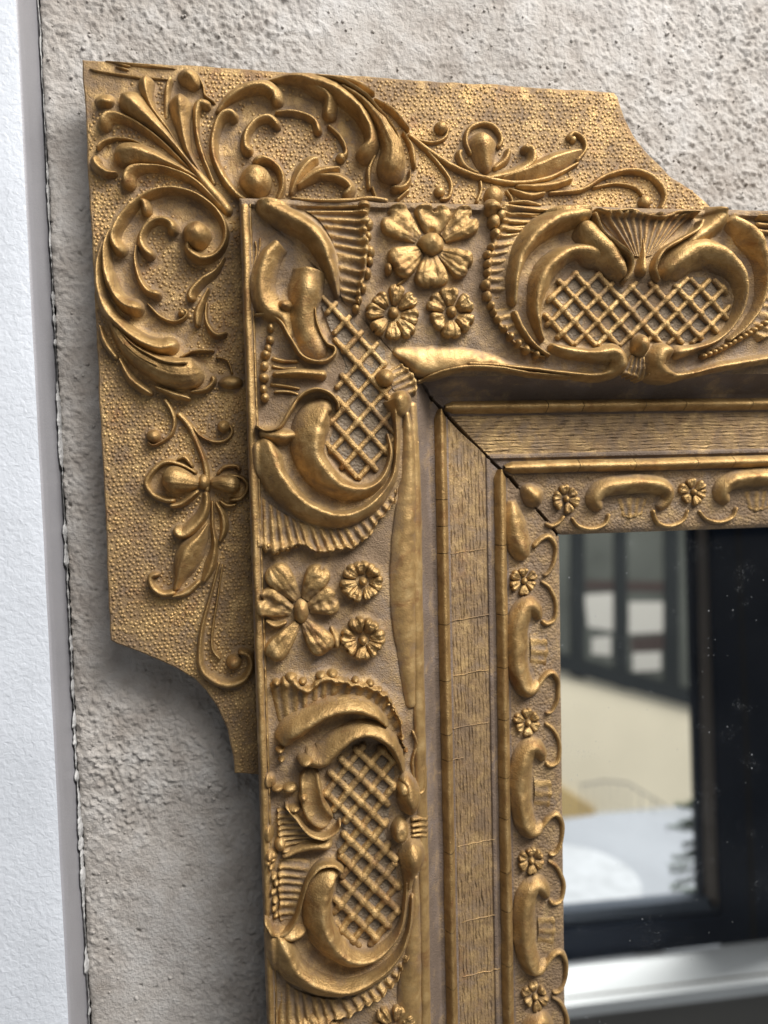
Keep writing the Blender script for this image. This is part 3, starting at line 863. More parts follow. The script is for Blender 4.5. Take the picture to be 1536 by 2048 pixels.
TR = disc('round_tray', ty, 900, 28, M['table'], None, (0, 0, 0))
tag(TR, 'white round tray lying on the pale garden table in the mirror', 'tray')
# handrail in front of the house
HR = empty('hand_rail', *refl(1240, 1620, DHO - 1500)); hroff = tuple(-c for c in HR.location)
tag(HR, 'thin grey iron hand rail in front of the cream house in the mirror', 'railing')
def tube(name, A, B, r, mat, parent, off, n=8, r2=None):
    A, B = np.array(A, float), np.array(B, float); d = (B - A) / np.linalg.norm(B - A)
    x = np.cross(d, [0.3, 0.9, 0.2]); x /= np.linalg.norm(x); y = np.cross(d, x)
    a = np.linspace(0, 2 * math.pi, n, endpoint=False)
    ring = np.cos(a)[:, None] * x + np.sin(a)[:, None] * y
    V = np.concatenate([A + ring * r, B + ring * (r2 or r)])
    f = grid_faces(2, n, True).tolist() + [list(range(n)), list(range(2 * n - 1, n - 1, -1))]
    return mesh_obj(name, V, f, mat, parent, None, True, off, False)
hr = [(1160, 1570), (1210, 1562), (1255, 1566), (1330, 1612)]
for a, b in zip(hr[:-1], hr[1:]):
    tube('top_bar', refl(*a, DHO - 1500), refl(*b, DHO - 1500), 38, M['rail'], HR, hroff)
for x, y in ((1164, 1569), (1180, 1567), (1196, 1564), (1212, 1562), (1228, 1563), (1244, 1565), (1260, 1569), (1280, 1581), (1306, 1597)):
    tube('baluster', refl(x, y, DHO - 1500), refl(x, 1626, DHO - 1500), 22, M['rail'], HR, hroff)
# young fir close to the window
FC = refl(1402, 1830, 5300.0)
FIR = empty('fir_tree', FC[0], FC[1] + 300, FC[2]); foff = tuple(-c for c in FIR.location)
tag(FIR, 'young green fir tree beside the navy window in the mirror', 'tree')
top = refl(1400, 1600, 5300.0)
tube('trunk', (FC[0], FC[1] + 300, FC[2]), top, 16, M['bark'], FIR, foff, 8, 5)
nv, nf = [], []
rr = random.Random(3)
for k in range(16):
    t = k / 15
    base_p = top * (1 - t) + FC * t
    for sgn in (-1, 1):
        L = (200 + 300 * t) * rr.uniform(0.5, 1.15)
        dirv = np.array([sgn * 1.0, rr.uniform(-0.1, 0.35), rr.uniform(-0.5, 0.5)]); dirv /= np.linalg.norm(dirv)
        for q in range(26):
            c = base_p + dirv * L * (q / 26)
            for w_ in (-1, 1):
                e = c + dirv * 40 + np.array([rr.uniform(-20, 20), w_ * rr.uniform(20, 62), rr.uniform(-40, 40)])
                i = len(nv); nv += [c + np.array([12, 5, 8]), c - np.array([12, 5, 8]), e]; nf.append((i, i + 1, i + 2))
mesh_obj('crown', nv, nf, M['needle'], FIR, None, False, foff, False)

# ------------------------------------------------------------------ ornament on the corner plate
zA = (150, 90, 0.26042); zB = (400, 110, 0.32552); zC = (800, 140, 0.47917); zD = (170, 400, 0.234375)
zE = (180, 800, 0.234375); zF = (180, 1100, 0.247396); zG = (470, 380, 0.33203); zH = (480, 700, 0.27344)
zI = (960, 390, 0.375); zJ = (760, 660, 0.50521); zK = (490, 1080, 0.26693); zL = (500, 1330, 0.27344)
zM = (500, 1650, 0.27344); zN = (820, 1050, 0.24902); zO = (820, 1540, 0.24804); zQ = (960, 940, 0.375)
zP = (0, 0, 1.0)

part('palmette', plate_h)
ridge('stem', zA, [(860, 880, 26, 16), (1000, 1060, 44, 22), (1100, 1180, 50, 22), (1200, 1300, 40, 16)], 's')
L_ = 'palmette_lobe'
ridge(L_, zA, [(1040, 1100, 14, 14), (800, 800, 26, 24), (620, 610, 50, 34), (470, 470, 82, 44), (350, 360, 84, 40)], 'a', -0.15)
ridge(L_, zA, [(930, 990, 10, 12), (720, 660, 20, 20), (600, 500, 30, 24), (550, 360, 44, 30), (545, 225, 62, 32)], 'a')
ridge(L_, zA, [(880, 950, 14, 10), (690, 770, 22, 20), (520, 640, 28, 24), (380, 565, 32, 26), (260, 555, 46, 32), (200, 650, 52, 30)], 'a', 0.2)
ridge(L_, zA, [(980, 1030, 12, 14), (780, 930, 32, 24), (600, 860, 62, 34), (450, 830, 82, 44), (290, 850, 80, 40)], 'a')
line('leaf_rim', zA, [(610, 830), (480, 745), (330, 715), (220, 745), (160, 800)], [8, 14, 18], [12, 20], 'r')
ridge(L_, zA, [(330, 975, 16, 18), (240, 975, 30, 26), (160, 910, 38, 30), (165, 840, 44, 30)], 'a')
ridge(L_, zA, [(1140, 1260, 26, 18), (920, 1050, 26, 24), (720, 960, 24, 26), (560, 940, 26, 28), (430, 975, 44, 34), (395, 1110, 50, 34)], 'a', 0.3)
ridge(L_, zA, [(1000, 1030, 12, 12), (870, 820, 30, 24), (825, 620, 54, 34), (810, 470, 78, 42), (810, 365, 70, 40)], 'a')
ridge(L_, zA, [(1070, 1080, 20, 14), (960, 800, 22, 22), (925, 580, 26, 26), (955, 450, 36, 30), (1050, 470, 38, 26)], 'a', 0.2)
ridge(L_, zA, [(700, 580, 22, 8), (705, 420, 24, 16), (715, 320, 24, 22), (745, 250, 20, 22)], 'a')
ridge(L_, zA, [(800, 290, 40, 16), (870, 240, 62, 30), (950, 330, 40, 22)], 'a')
ridge('broken_tip', zA, [(150, 440, 30, 12), (210, 420, 50, 26), (310, 420, 60, 22)], 'k', 0.4, caps='cr')
line('split_edge', zA, [(930, 210), (985, 320), (1000, 390), (1085, 450)], 12, 14, 'k')
for i in range(9):                                 # lifted, torn paint along the top edge
    y = 118 + i * 16 + random.uniform(-6, 6); x0 = random.uniform(60, 420); x1 = x0 + random.uniform(120, 420)
    line('torn_flake', zA, [(x0, y), ((x0 + x1) / 2, y + random.uniform(8, 26)), (x1, y + 30)], [4, 11, 5], [3, 7, 3], 'k', caps='rr')

part('scroll_stem', plate_h)
B_ = zB
ridge('scroll_stem', B_, [(310, 900, 20, 20), (240, 860, 24, 24), (160, 770, 26, 24), (95, 640, 26, 26), (85, 520, 26, 26), (120, 400, 28, 28), (180, 362, 32, 30), (232, 400, 34, 26)], 'r', -0.2)
ridge('scroll_eye', B_, [(470, 900, 18, 20), (505, 800, 22, 26), (480, 700, 26, 30), (400, 650, 34, 34), (320, 672, 40, 34)], 'r', 0.2)
dome('scroll_ball', B_, 342, 770, 98, 100, 50)
A_ = 'acanthus_lobe'
ridge(A_, B_, [(95, 350, 14, 16), (180, 252, 30, 28), (300, 196, 38, 36), (400, 190, 42, 38), (470, 240, 40, 34), (470, 310, 30, 26)], 'a', 0.3)
ridge(A_, B_, [(400, 140, 12, 14), (560, 124, 32, 34), (700, 150, 52, 42), (840, 210, 56, 46), (960, 310, 48, 48), (1040, 430, 42, 48), (1060, 550, 48, 46), (980, 640, 56, 40)], 'a', 0.35)
ridge(A_, B_, [(620, 150, 40, 26), (740, 200, 52, 34), (805, 270, 46, 34), (790, 400, 38, 24)], 'a', 0.3)
ridge(A_, B_, [(860, 180, 16, 36), (1000, 290, 26, 46), (1110, 420, 44, 52), (1180, 560, 70, 54), (1180, 680, 86, 52), (1150, 775, 80, 40)], 'd')
ridge('leaf_crest', B_, [(700, 130, 10, 30), (860, 170, 16, 42), (1000, 260, 18, 46), (1110, 370, 18, 44), (1210, 490, 18, 34), (1250, 640, 16, 24)], 'r')
for pts, w, h in (([(820, 140), (960, 165), (1080, 240)], [12, 24, 14], 20), ([(1060, 270), (1180, 335), (1290, 465)], [12, 26, 16], 22),
                  ([(1240, 470), (1300, 570), (1320, 700)], [14, 26, 14], 22), ([(1290, 700), (1285, 770), (1240, 815), (1170, 815)], [12, 24, 30], 26),
                  ([(1090, 590), (1040, 700), (1040, 830)], [10, 20, 14], 20), ([(1055, 800), (1090, 900)], 14, 14), ([(1290, 820), (1200, 900)], 14, 14)):
    line('leaf_tip', B_, pts, w, h, 'k')
line('tendril', B_, [(330, 600), (280, 565), (285, 480), (345, 400), (420, 380), (470, 420), (465, 450)], [34, 26, 24, 26, 32], [24, 22, 24])
line('tendril', B_, [(455, 352), (590, 350), (700, 400), (735, 490)], [12, 18, 20, 28], [16, 22])
line('tendril', B_, [(780, 425), (860, 500), (898, 590), (870, 640)], [10, 14, 16, 22], [14, 20])
dome('tendril_ball', B_, 866, 632, 32, 32, 22)
line('leaf_lobe', B_, [(555, 860), (600, 750), (670, 660), (735, 635)], [14, 40, 44, 28], [16, 26, 22], 'k')
line('leaf_lobe', B_, [(590, 810), (720, 725), (870, 690)], [20, 40, 22], [20, 28, 20], 'k')
line('leaf_lobe', B_, [(720, 730), (850, 745), (930, 810), (885, 880)], [20, 34, 34, 30], [20, 28, 22], 'k', 0.3)

part('flower_spray', plate_h)
C_ = zC
line('stem', C_, [(30, 262), (130, 340), (230, 405), (335, 445), (480, 470), (620, 450), (750, 385)], [11, 13, 13, 14, 12, 8], [12, 16, 16, 14])
line('tendril', C_, [(62, 290), (140, 302), (190, 280), (203, 235)], 8, 11)
dome('tendril_ball', C_, 172, 240, 28, 28, 20)
line('tendril', C_, [(85, 305), (170, 400), (213, 470), (205, 530), (165, 540)], 9, 11)
dome('tendril_ball', C_, 165, 508, 24, 24, 16)
ridge('bud', C_, [(370, 430, 18, 14), (358, 370, 42, 28), (347, 300, 58, 40), (345, 250, 52, 32)], 'r')
line('bud_sheath', C_, [(300, 360), (276, 300), (290, 245), (340, 222), (395, 235), (424, 290), (405, 330)], 11, 16)
line('sepal', C_, [(335, 435), (275, 405), (248, 355), (262, 330)], [14, 18, 14], 16, 'k')
line('sepal', C_, [(385, 415), (440, 375), (458, 322)], [12, 20, 14], 18, 'k')
line('leaf_lobe', C_, [(350, 450), (470, 425), (545, 385), (545, 335), (505, 330)], [12, 22, 24, 18], [14, 22, 20], 'r', 0.3)
ridge('leaf', C_, [(420, 455, 14, 14), (560, 420, 40, 26), (680, 370, 40, 24), (770, 335, 16, 14)], 'k', -0.3)
line('leaf_curl', C_, [(735, 385), (775, 330), (765, 285), (725, 262), (700, 290)], [9, 11, 12], 16)
dome('tendril_ball', C_, 722, 290, 17, 17, 14)
line('leaf_lobe', C_, [(450, 495), (540, 522), (610, 512)], [10, 18, 10], 16, 'k')
line('leaf_lobe', C_, [(480, 485), (620, 482), (725, 452)], [12, 22, 14], 18, 'k')
line('long_tendril', C_, [(620, 512), (760, 497), (860, 440), (960, 418), (1055, 445), (1106, 520), (1085, 590)], [8, 12, 13, 13, 11], [12, 18, 16])
line('long_tendril', C_, [(800, 492), (900, 474), (980, 490), (1015, 528)], 7, 11)
dome('tendril_ball', C_, 1024, 552, 30, 30, 20)
dome('bud', C_, 392, 528, 42, 48, 26)
line('bud_sheath', C_, [(335, 458), (338, 505), (318, 560)], 8, 12)
line('bud_sheath', C_, [(440, 498), (466, 540), (462, 580)], 8, 12)

part('scroll_stem', plate_h)
D_ = zD
ridge('scroll_stem', D_, [(900, 330, 30, 26), (890, 420, 40, 32), (990, 490, 46, 36), (1110, 460, 36, 32), (1182, 360, 28, 28), (1195, 240, 26, 28), (1140, 120, 26, 28), (1040, 20, 26, 28), (900, -60, 26, 28), (737, -92, 28, 30),
                          (570, -55, 32, 32), (440, 25, 38, 34), (330, 140, 42, 34), (262, 270, 42, 36), (262, 360, 48, 36), (340, 470, 66, 38)], 'r', 0.25)
dome('scroll_ball', D_, 955, 295, 122, 118, 54)
line('acanthus_lobe', D_, [(440, -5), (510, 30), (525, 140)], [36, 46, 40], [24, 32, 26])
line('tendril', D_, [(590, 490), (500, 410), (478, 310), (535, 210), (640, 163), (735, 205), (755, 300)], [50, 38, 32, 36, 54], [28, 26, 28, 34])
line('tendril', D_, [(435, 370), (428, 520), (470, 680), (545, 785), (660, 815)], [16, 22, 28, 50], [18, 24, 30])
line('tendril', D_, [(520, 870), (640, 990), (750, 1036), (840, 1012), (868, 960), (820, 930)], [10, 16, 20], [14, 22])
dome('tendril_ball', D_, 830, 968, 36, 36, 24)
ridge('acanthus_lobe', D_, [(215, 230, 20, 20), (180, 400, 32, 34), (200, 620, 44, 40), (270, 790, 52, 42), (370, 890, 66, 44), (510, 920, 74, 42)], 'a', 0.3)
ridge('acanthus_lobe', D_, [(150, 330, 24, 16), (112, 540, 34, 26), (130, 760, 46, 32), (200, 940, 52, 38), (320, 1070, 54, 44), (480, 1190, 58, 46), (650, 1250, 72, 46), (800, 1210, 72, 44)], 'a', 0.25)
ridge('acanthus_lobe', D_, [(170, 900, 24, 18), (270, 1110, 56, 32), (400, 1280, 84, 42), (570, 1400, 104, 48), (760, 1470, 126, 52), (930, 1470, 118, 50), (1000, 1440, 90, 40)], 'd', -0.1)
line('leaf_crest', D_, [(290, 1110), (420, 1240), (580, 1340), (740, 1400), (900, 1400)], [10, 20, 26, 20], [34, 52, 56])
line('leaf_crest', D_, [(330, 1220), (480, 1350), (640, 1430)], [8, 12, 8], [40, 52])
for pts, w, h in (([(125, 1060), (175, 1220), (280, 1360)], [16, 32, 20], 22), ([(290, 1340), (380, 1510), (480, 1600), (580, 1660)], [20, 44, 44, 24], 26),
                  ([(590, 1590), (740, 1650), (910, 1700)], [18, 42, 22], 26), ([(890, 1640), (1020, 1620), (1095, 1550), (1080, 1490)], [16, 30, 28], 26)):
    line('leaf_tip', D_, pts, w, h, 'k')
line('leaf_rim', D_, [(800, 1350), (940, 1290), (1110, 1285)], [16, 18, 10], 22)
line('leaf_rim', D_, [(1110, 1340), (1215, 1370), (1262, 1490)], 9, 14)
dome('leaf_tip', D_, 1240, 1560, 105, 55, 26)
line('leaf_lobe', D_, [(1200, 470), (1120, 600), (1000, 690), (910, 800), (930, 870)], [10, 26, 42, 46, 34], [16, 24, 26], 'k', 0.3)
line('leaf_lobe', D_, [(1060, 740), (1000, 870), (965, 970), (960, 1090)], [14, 34, 40, 22], [18, 24, 22], 'k', 0.2)
line('leaf_lobe', D_, [(1040, 860), (1030, 980), (1050, 1070), (1120, 1150), (1220, 1130)], [12, 18, 26, 34, 20], [16, 24, 22], 'k')

part('flower_spray', plate_h)
E_ = zE
line('stem', E_, [(740, 100), (840, 210), (900, 330), (960, 480), (995, 620), (1000, 800)], [26, 30, 26, 24, 28, 30], [14, 18, 16])
line('stem', E_, [(630, -20), (700, 100), (720, 200), (690, 295), (620, 352), (540, 384), (485, 350)], [22, 18, 14, 16], [16, 16])
dome('tendril_ball', E_, 545, 308, 62, 60, 26)
line('tendril', E_, [(870, 220), (950, 310), (1060, 355), (1160, 342), (1212, 275), (1190, 205)], [16, 14, 15], 14)
dome('tendril_ball', E_, 1140, 226, 56, 54, 24)
ridge('bud', E_, [(945, 720, 36, 18), (830, 695, 90, 38), (720, 680, 116, 50), (600, 680, 96, 40)], 'd')
line('bud_sheath', E_, [(920, 630), (800, 560), (660, 528), (550, 590), (482, 705), (540, 805), (650, 855), (740, 850)], [20, 26, 30, 26], 22)
line('sepal', E_, [(735, 510), (810, 488), (885, 580)], [14, 24, 16], 22)
line('sepal', E_, [(670, 905), (780, 885), (880, 810), (935, 765)], [24, 38, 24], 24, 'k')
ridge('bud', E_, [(1010, 715, 34, 18), (1120, 710, 68, 36), (1210, 725, 78, 44), (1290, 735, 62, 34)], 'd')
line('bud_sheath', E_, [(1060, 688), (1180, 650), (1290, 662), (1347, 735), (1290, 835), (1180, 855)], 20, 20)
line('sepal', E_, [(1080, 640), (1150, 570), (1250, 565), (1285, 610)], [16, 22, 16], 20)
line('sepal', E_, [(1100, 850), (1170, 900), (1260, 890)], [14, 26, 14], 18, 'k')
dome('bud_node', E_, 972, 700, 56, 70, 26)
line('leaf_lobe', E_, [(980, 770), (985, 880), (940, 1000), (860, 1090), (780, 1135), (730, 1070)], [28, 42, 58, 58, 44], [20, 28, 30], 'r', -0.3)
ridge('leaf', E_, [(1010, 1050, 14, 16), (950, 1170, 66, 30), (870, 1280, 112, 40), (805, 1420, 92, 36), (760, 1540, 44, 26), (720, 1640, 24, 18)], 'k', 0.25)
line('leaf_curl', E_, [(740, 1640), (620, 1655), (535, 1595), (520, 1510), (600, 1480)], [30, 30, 26], 22)
line('leaf_lobe', E_, [(1040, 850), (1040, 1060), (1060, 1240), (1020, 1420), (960, 1560)], [16, 24, 34, 50, 22], [18, 24, 20], 'k', -0.3)
line('leaf_lobe', E_, [(940, 1540), (830, 1640), (690, 1680)], [24, 34, 14], 18, 'k')
line('leaf_lobe', E_, [(1070, 860), (1130, 980), (1145, 1090), (1105, 1220)], [18, 34, 40, 14], 22, 'k')
line('long_tendril', zF, [(1045, 90), (980, 350), (912, 600), (888, 800), (900, 950), (980, 1040), (1110, 1088), (1235, 1050), (1304, 950), (1285, 850), (1190, 815)], [12, 16, 20, 28, 38, 40, 36, 30, 30], [14, 18, 24, 24])
line('long_tendril', zF, [(1072, 110), (1030, 400), (990, 650), (992, 800), (1060, 890)], [9, 11, 13], 13)
dome('tendril_ball', zF, 1165, 905, 66, 66, 26)

# ------------------------------------------------------------------ side rail ornament
G_, H_ = zG, zH
part('corner_scroll', rail_h)
ridge('corner_scroll', G_, [(120, 75, 34, 22), (200, 100, 60, 40), (320, 165, 66, 46), (440, 240, 64, 48), (530, 350, 60, 46), (575, 470, 46, 38), (625, 640, 14, 14)], 'r')
fan('shell', G_, [(380, 80), (500, 170), (580, 290), (620, 420), (630, 600), (670, 690)], [(740, 80), (815, 160), (800, 270), (815, 380), (785, 540), (745, 730)], 6, 12, 11, 7, 12, 4)
line('shell_edge', G_, [(330, 45), (520, 60), (700, 60), (820, 48), (930, 62)], [10, 14, 16, 14], [10, 14, 10])
for x, y, r in ((775, 110, 40), (800, 205, 36), (800, 280, 26), (812, 370, 32), (810, 430, 26), (795, 500, 30), (770, 590, 26), (745, 660, 24), (730, 715, 24)):
    dome('shell_bead', G_, x, y, r, r * 1.25, 20)

part('broken_scroll', rail_h)
ridge('broken_scroll', G_, [(275, 320, 46, 34), (205, 420, 62, 40), (170, 560, 66, 38), (200, 690, 70, 34), (300, 760, 50, 24), (340, 900, 24, 16)], 'r', 0.25, caps='cr')
ridge('scroll_stub', G_, [(450, 470, 84, 40), (430, 600, 90, 42), (405, 720, 74, 36), (420, 830, 80, 26), (500, 950, 80, 18), (560, 1000, 50, 12)], 'r', 0.0, caps='cr')
line('scroll_rim', G_, [(110, 750), (200, 750), (280, 800), (330, 890), (410, 1005), (520, 1035), (590, 1000), (600, 950), (545, 915), (495, 800), (480, 700)], [10, 15, 15, 14, 12, 8], [22, 26, 26, 22, 18])
dome('glue_blob', G_, 300, 700, 50, 40, 34)
for i, (x, y) in enumerate(((215, 830), (212, 905), (185, 990), (200, 955), (178, 1060), (175, 1130), (172, 1200), (180, 1250))):
    dome('shell_bead', G_, x, y, 22 + (i % 3) * 4, 30, 20)
for pts, w, h in (([(215, 1010), (300, 1030), (390, 1030)], 12, 10), ([(220, 1110), (400, 1100), (560, 1115)], [18, 30, 36], 26), ([(215, 1060), (300, 1075), (380, 1070)], 10, 9), ([(205, 1170), (300, 1180), (400, 1200)], 11, 10), ([(230, 1215), (320, 1215), (390, 1235)], 10, 9)):
    line('shell_rib', G_, pts, w, h)
for pts in ([(120, 300), (130, 370), (110, 480)], [(150, 280), (150, 340), (135, 430)]):
    line('shell_rib', G_, pts, 7, 9)

lattice([(632, 585), (668, 590), (700, 622), (740, 670), (776, 690), (775, 735), (790, 790), (796, 850), (790, 900), (760, 945), (715, 962), (670, 935), (646, 890), (652, 850), (668, 800), (672, 760), (688, 720), (660, 660)],
        (716.5, 842.2), (26, 28.6), (26, -28.6), 6.0, 9.5)
part('knob', rail_h); dome('knob', G_, 905, 1132, 58, 56, 36)
part('small_shell', rail_h)
fan('small_shell', zP, [(775, 740), (785, 775), (805, 800)], [(800, 725), (832, 755), (834, 790)], 6, 10, 5, 3, 6, 3)

part('cartouche_scroll', rail_h)
ridge('cartouche_scroll', H_, [(690, 420, 26, 20), (620, 420, 70, 40), (545, 500, 112, 48), (495, 640, 116, 52), (510, 780, 104, 52), (600, 920, 92, 50), (740, 1020, 74, 46), (890, 1040, 56, 42), (1010, 985, 38, 36), (1082, 880, 26, 30), (1112, 740, 20, 26), (1085, 600, 12, 18)], 'a', -0.4)
ridge('outer_scroll', H_, [(150, 640, 46, 34), (190, 760, 88, 44), (260, 950, 88, 46), (400, 1110, 78, 46), (560, 1205, 68, 44), (740, 1240, 60, 42), (900, 1190, 50, 38), (1040, 1075, 40, 34), (1125, 940, 30, 30), (1152, 800, 26, 28), (1160, 620, 26, 28), (1155, 470, 40, 34), (1155, 400, 60, 40)], 'a', -0.5)
ridge('scroll_bridge', H_, [(130, 600, 40, 26), (270, 630, 66, 36), (430, 620, 36, 26)], 'r')
line('scroll_rim', H_, [(110, 545), (190, 592), (290, 565), (365, 450), (440, 340), (545, 288), (650, 312), (712, 380), (718, 440)], [14, 17, 17, 15], [34, 40, 36, 30])
ridge('scroll_head', H_, [(1130, 300, 50, 28), (1160, 350, 92, 46), (1165, 420, 80, 42), (1150, 500, 40, 28)], 'r')
part('roll_moulding', rail_h, M['smooth'])
line('roll_moulding', zP, [(826, 800), (830, 900), (834, 1000), (835, 1150), (838, 1300), (841, 1450), (844, 1600), (848, 1750), (850, 1900), (853, 2100), (856, 2300)], [9, 12, 13, 13, 14, 13, 12, 12], [9, 10, 10], 's', step=6)
part('long_stalk', rail_h, M['smooth'])
ridge('long_stalk', zP, [(812, 820, 8, 16), (818, 880, 14, 16), (819, 950, 18, 15), (816, 1010, 23, 15), (811, 1080, 27, 15), (809, 1160, 29, 15), (811, 1230, 27, 14), (816, 1310, 21, 12), (824, 1420, 10, 8)], 's', -0.1)
line('stalk_edge', zP, [(836, 880), (834, 1000), (828, 1100), (832, 1200), (834, 1330), (834, 1420)], 3.5, 8)
part('shell', rail_h)
fan('shell', H_, [(120, 1030), (220, 1130), (400, 1240), (600, 1300), (800, 1290), (960, 1200), (1110, 1060), (1140, 980)], [(110, 1430), (250, 1500), (420, 1440), (560, 1490), (740, 1480), (920, 1380), (1050, 1240), (1150, 1080), (1160, 1000)], 4, 12, 19, 5, 12, 6, lipw=0.12)
for x, y, r in ((205, 1430, 26), (270, 1470, 34), (350, 1450, 28), (410, 1430, 24)):
    dome('shell_bead', H_, x, y, r, r, 20)

K_ = zK
part('flower', rail_h)
dome('flower_centre', K_, 420, 535, 58, 98, 22, power=0.4)
for x0, y0, x1, y1, w_, nt_, ho in ((395, 450, 190, 195, 98, .0, .1), (450, 450, 590, 195, 92, .1, .15), (480, 520, 700, 430, 108, .12, .3), (445, 620, 630, 850, 100, .0, .05), (395, 630, 180, 905, 84, .0, .3), (350, 540, 95, 440, 110, .15, .35)):
    petal(K_, x0, y0, x1, y1, w_ * 1.10, 29, nt_, ho)
line('petal', K_, [(150, 600), (230, 640), (320, 610)], [12, 30, 14], 20); line('petal', K_, [(640, 640), (680, 740), (690, 820)], [14, 40, 24], [12, 18])
rosette(K_, 885, 310, 118, 66, 7, 30, 0.2, 34)
rosette(K_, 885, 750, 122, 68, 7, 32, -0.2, 38)

L = zL
part('shell', rail_h)
fan('shell', L, [(230, 560), (350, 420), (560, 310), (760, 270), (950, 360), (1060, 500), (1130, 650)], [(140, 160), (300, 85), (430, 150), (560, 50), (760, 110), (900, 130), (1010, 230), (1085, 370), (1125, 500), (1150, 650)], 5, 12, 16, 3, 14, 6, lipw=0.12)
for x, y, r in ((195, 130, 34), (300, 95, 46), (385, 120, 36), (520, 80, 40), (600, 70, 44), (770, 110, 32), (880, 135, 34), (945, 180, 28), (985, 215, 26), (1010, 280, 24), (1045, 320, 22), (1075, 375, 22), (1100, 420, 20), (1110, 530, 24), (1140, 620, 20)):
    dome('shell_bead', L, x, y, r, r * 0.9, 22)
part('cartouche_scroll', rail_h)
ridge('cartouche_scroll', L, [(230, 590, 50, 28), (300, 490, 82, 42), (430, 400, 78, 46), (590, 320, 72, 48), (760, 300, 66, 46), (910, 350, 48, 38), (1020, 460, 22, 24)], 'r', 0.2, caps='cr')
ridge('inner_scroll', L, [(400, 690, 60, 34), (520, 680, 84, 42), (640, 570, 76, 46), (770, 490, 68, 48), (900, 480, 66, 46), (1030, 560, 54, 42), (1100, 690, 38, 34), (1128, 800, 24, 26)], 'r', 0.2, caps='cr')
ridge('scroll_stub', L, [(440, 760, 60, 30), (440, 880, 76, 40), (455, 1000, 86, 40), (510, 1110, 86, 34), (600, 1170, 60, 22)], 'g', 0.0)
line('scroll_rim', L, [(255, 1020), (340, 1120), (430, 1225), (540, 1256), (640, 1200), (660, 1140)], [16, 18, 18, 14], [30, 34, 28])
for x, y, rx, ry, h in ((410, 690, 70, 46, 46), (220, 620, 34, 26, 26), (230, 690, 26, 22, 20), (150, 840, 44, 60, 16), (200, 900, 50, 30, 20), (290, 900, 60, 40, 24), (390, 960, 40, 46, 40), (320, 1040, 60, 30, 34), (220, 1310, 44, 60, 24), (160, 1390, 50, 40, 22), (130, 1440, 30, 30, 20), (140, 1240, 40, 60, 14)):
    dome('chipped_gesso', L, x, y, rx, ry, h, rough=2.2)
fan('shell_web', L, [(280, 1050), (350, 1150), (430, 1245), (600, 1300)], [(205, 1060), (200, 1180), (205, 1300), (230, 1400)], 10, 9, 8, 4, 5, 3)
line('shell_rib', L, [(225, 1410), (420, 1330), (610, 1310)], [24, 44, 50], [18, 28])
lattice([(690, 1500), (736, 1487), (770, 1496), (795, 1525), (800, 1555), (786, 1590), (782, 1625), (772, 1660), (790, 1700), (800, 1740), (806, 1790), (800, 1830), (780, 1870), (745, 1898), (715, 1900), (682, 1880), (664, 1845), (660, 1805), (675, 1770), (690, 1745),
         (675, 1705), (668, 1685), (690, 1655), (668, 1640), (645, 1600), (645, 1560), (665, 1525)], (721.5, 1606), (23.5, 22.5), (22, -27.5), 7.4, 11)
part('scroll_head', rail_h)
ridge('scroll_head', L, [(1090, 830, 40, 22), (1150, 860, 54, 36), (1170, 960, 84, 44), (1180, 1060, 66, 34), (1190, 1110, 30, 18)], 'r')
dome('scroll_curl', L, 1120, 900, 50, 60, 44, dent=0.1)
dome('scroll_button', L, 1100, 1215, 72, 100, 42, dent=0.22)
for y in (1120, 1165, 1205, 1240):
    line('shell_rib', L, [(1170, y + 10), (1240, y), (1310, y + 6)], 20, [16, 15, 9])
ridge('scroll_bulb', L, [(1180, 1270, 40, 20), (1190, 1370, 92, 46), (1190, 1470, 88, 44), (1170, 1560, 50, 32), (1160, 1660, 30, 26)], 'r')
line('stalk_edge', L, [(1190, 480), (1240, 620), (1270, 780), (1275, 900), (1230, 950)], [10, 20, 26, 20], [7, 11, 14])
line('stalk_edge', L, [(1235, 560), (1190, 700), (1200, 850)], [8, 14, 12], [6, 8])

m = zM
part('cartouche_scroll', rail_h)
ridge('cartouche_scroll', m, [(670, 350, 22, 20), (600, 360, 66, 40), (520, 440, 100, 48), (490, 580, 102, 52), (505, 740, 100, 52), (590, 890, 92, 50), (740, 990, 72, 46), (890, 985, 54, 42), (1030, 890, 36, 36), (1115, 750, 26, 30), (1148, 570, 22, 26), (1160, 400, 26, 26)], 'a', -0.4)
ridge('outer_scroll', m, [(160, 780, 50, 34), (215, 900, 92, 46), (310, 1070, 92, 48), (480, 1180, 78, 46), (660, 1215, 64, 44), (850, 1170, 50, 40), (1010, 1060, 40, 36), (1120, 920, 30, 32), (1180, 740, 22, 26), (1200, 520, 18, 20)], 'a', -0.5)
ridge('scroll_bridge', m, [(160, 790, 40, 26), (300, 800, 60, 34), (420, 760, 40, 24)], 'r')
line('scroll_rim', m, [(105, 690), (180, 785), (270, 770), (340, 670), (385, 520), (430, 390), (510, 300), (610, 290), (690, 350)], [16, 18, 16], [34, 40, 32])
fan('shell_web', m, [(440, 260), (420, 370), (380, 510), (340, 640), (290, 720)], [(215, 240), (200, 370), (200, 510), (200, 640), (220, 740)], 14, 8, 9, 3.6, 4, 3)
for x, y in ((165, 240), (150, 300), (170, 370), (185, 420), (170, 480), (180, 545), (185, 600), (190, 650)):
    dome('shell_bead', m, x + random.uniform(-10, 10), y, 26, 30, 20, rough=2)
part('shell', rail_h)
fan('shell', m, [(210, 1130), (380, 1240), (600, 1290), (820, 1250), (1000, 1130), (1120, 980), (1175, 840)], [(200, 1520), (440, 1490), (680, 1400), (900, 1290), (1060, 1130), (1165, 960), (1195, 840)], 5, 11, 17, 6, 12, 5, lipw=0.12)
part('long_stalk', rail_h, M['smooth'])
